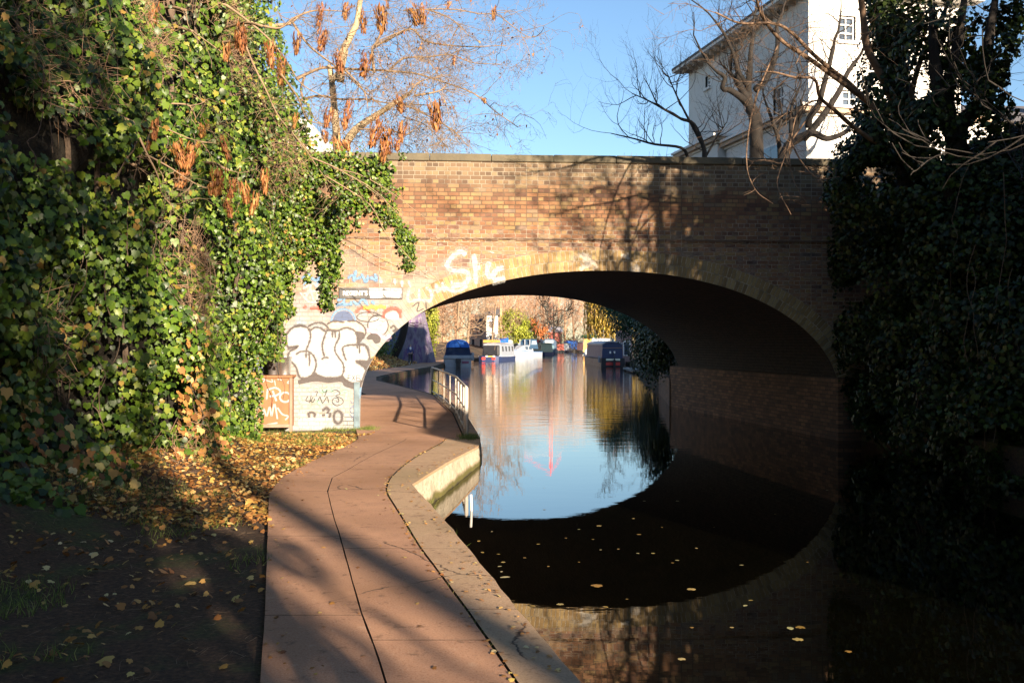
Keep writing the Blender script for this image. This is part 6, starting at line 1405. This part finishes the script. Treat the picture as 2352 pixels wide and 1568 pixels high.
# the far wood, a single mass of sunlit bare trees
parts = []; rs4 = np.random.RandomState(17); tb = MB(); rr = random.Random(77)
for i in range(46):
    t = i/45; X = -52+108*t+rs4.normal(0, 2); Y = rs4.uniform(275, 330) if -2 < X < 34 else rs4.uniform(185, 300)
    if X < -8: Y = rs4.uniform(150, 230)
    if 20 < X: Y = rs4.uniform(180, 280)
    h = rs4.uniform(19, 26)*(Y/260)**.7
    tb.tube([(X, Y, 0), (X+rs4.normal(0, .4), Y, h*.45), (X+rs4.normal(0, .8), Y, h*.9)], [.35, .22, .06], 5)
    for k in range(12):
        a = rs4.uniform(0, 6.28); z = h*rs4.uniform(.15, .6); r_ = h*rs4.uniform(.15, .32)
        tb.tube([(X, Y, z), (X+r_*.5*math.cos(a), Y+r_*.5*math.sin(a), z+r_*.5), (X+r_*math.cos(a), Y+r_*math.sin(a), z+r_*1.3)], [.14, .09, .03], 4)
    n = 1700; v = rs4.normal(0, 1, (n, 3)); v /= np.linalg.norm(v, axis=1, keepdims=True); f = rs4.uniform(.15, 1, (n, 1))**.6
    C = np.array([X, Y, h*.54])+v*f*np.array([h*.34, h*.30, h*.48]); C[:, 2] = np.maximum(C[:, 2], .8); D = v*.6+rs4.normal(0, .45, (n, 3))+np.array([0, 0, .65])
    parts.append(twig_arrays(C, D, rs4.uniform(.8, 2.4, n), np.full(n, .034), rs4))
parts.append(mb_np(tb)); V, Fa, Rn = join_np(parts)
tag(np_obj('far_wood', V, Fa, M['twig_far'], None, Rn), 'mass of sunlit bare trees closing the view along the far canal', 'woods', kind='stuff')
# low scrub in front of the wood hides the ground line
C = np.stack([rs4.uniform(-30, 60, 9000), rs4.uniform(255, 275, 9000), np.abs(rs4.normal(0, 2.0, 9000))+.2], 1); C[:, 1] -= 10*(C[:, 0] < 8)
V, Fa, Rn = leaf_arrays(C, rs4.normal(0, 1, (9000, 3)), rs4.uniform(.25, .7, 9000), OVAL, rs4); tag(np_obj('far_scrub', V, Fa, leafmat('scrub_leaf', [(0, (.12,.06,.03)), (.6, (.36,.24,.10)), (1, (.5,.4,.18))], .7, .1), None, Rn), 'brown scrub along the far bank below the bare wood', 'scrub', kind='stuff')

# ================================================================== PERSON walking away on the far towpath
Yp = 82; Xp = (943-CX)/F*Yp; zp = zpath(Yp)
pr = empty('person', (Xp, Yp, zp), 'person walking away along the far towpath in a navy jacket with a pale hood', 'person')
def skin(name, verts, edges, mat, parent, sub=1):
    me = bpy.data.meshes.new(name); me.from_pydata([v[:3] for v in verts], edges, []); o = bpy.data.objects.new(name, me); COL.objects.link(o); o.parent = parent
    o.modifiers.new('skin', 'SKIN'); sv = me.skin_vertices[0].data
    for i, v in enumerate(verts): sv[i].radius = (v[3], v[4] if len(v) > 4 else v[3]); sv[i].use_root = (i == 0)
    s_ = o.modifiers.new('sub', 'SUBSURF'); s_.levels = sub; s_.render_levels = sub; me.materials.append(mat); return o
sk = mt('skin', (.50,.32,.24)); 
bv = [(0,0,.93,.14,.10),(0,0,1.12,.13,.10),(0,.01,1.36,.17,.11),(0,.01,1.47,.06),(0,.0,1.54,.055),(0,0,1.62,.085,.095),(0,0,1.70,.06),
      (.17,0,1.40,.055),(.23,-.03,1.15,.042),(.21,.10,.92,.034),(.20,.13,.83,.028),(-.17,0,1.40,.055),(-.23,.04,1.15,.042),(-.21,-.06,.92,.034),(-.20,-.07,.83,.028),
      (.09,0,.86,.085),(.10,.12,.50,.055),(.09,.02,.10,.038),(.09,.14,.035,.034),(-.09,0,.86,.085),(-.10,-.05,.50,.055),(-.09,-.26,.16,.038),(-.09,-.19,.06,.034)]
be = [(0,1),(1,2),(2,3),(3,4),(4,5),(5,6),(2,7),(7,8),(8,9),(9,10),(2,11),(11,12),(12,13),(13,14),(0,15),(15,16),(16,17),(17,18),(0,19),(19,20),(20,21),(21,22)]
skin('body', bv, be, sk, pr)
def sub_(idx, ed, grow_, name, mat):
    mp = {k: i for i, k in enumerate(idx)}; vs = [tuple(bv[k][:3])+tuple(r+grow_ for r in bv[k][3:]) for k in idx]; skin(name, vs, [(mp[a], mp[b]) for a, b in ed], mat, pr)
sub_([0,1,2,3,7,8,9,11,12,13], [(0,1),(1,2),(2,3),(2,7),(7,8),(8,9),(2,11),(11,12),(12,13)], .028, 'jacket', mt('navy_jacket', (.05,.06,.20)))
sub_([0,15,16,17,19,20,21], [(0,15),(15,16),(16,17),(0,19),(19,20),(20,21)], .03, 'trousers', mt('dark_trousers', (.02,.02,.028)))
sub_([5,6], [(5,6)], .014, 'hair', mt('brown_hair', (.14,.08,.05)))
skin('hood', [(0,-.12,1.50,.10,.05),(0,-.15,1.36,.09,.05),(0,-.14,1.25,.04,.03)], [(0,1),(1,2)], mt('pale_hood', (.78,.78,.8)), pr)
skin('shoe', [(.09,.0,.05,.045),(.09,.17,.04,.04)], [(0,1)], mt('white_shoe', (.7,.7,.7)), pr); skin('shoe', [(-.09,-.30,.16,.045),(-.09,-.18,.05,.04)], [(0,1)], mt('white_shoe', (.7,.7,.7)), pr)
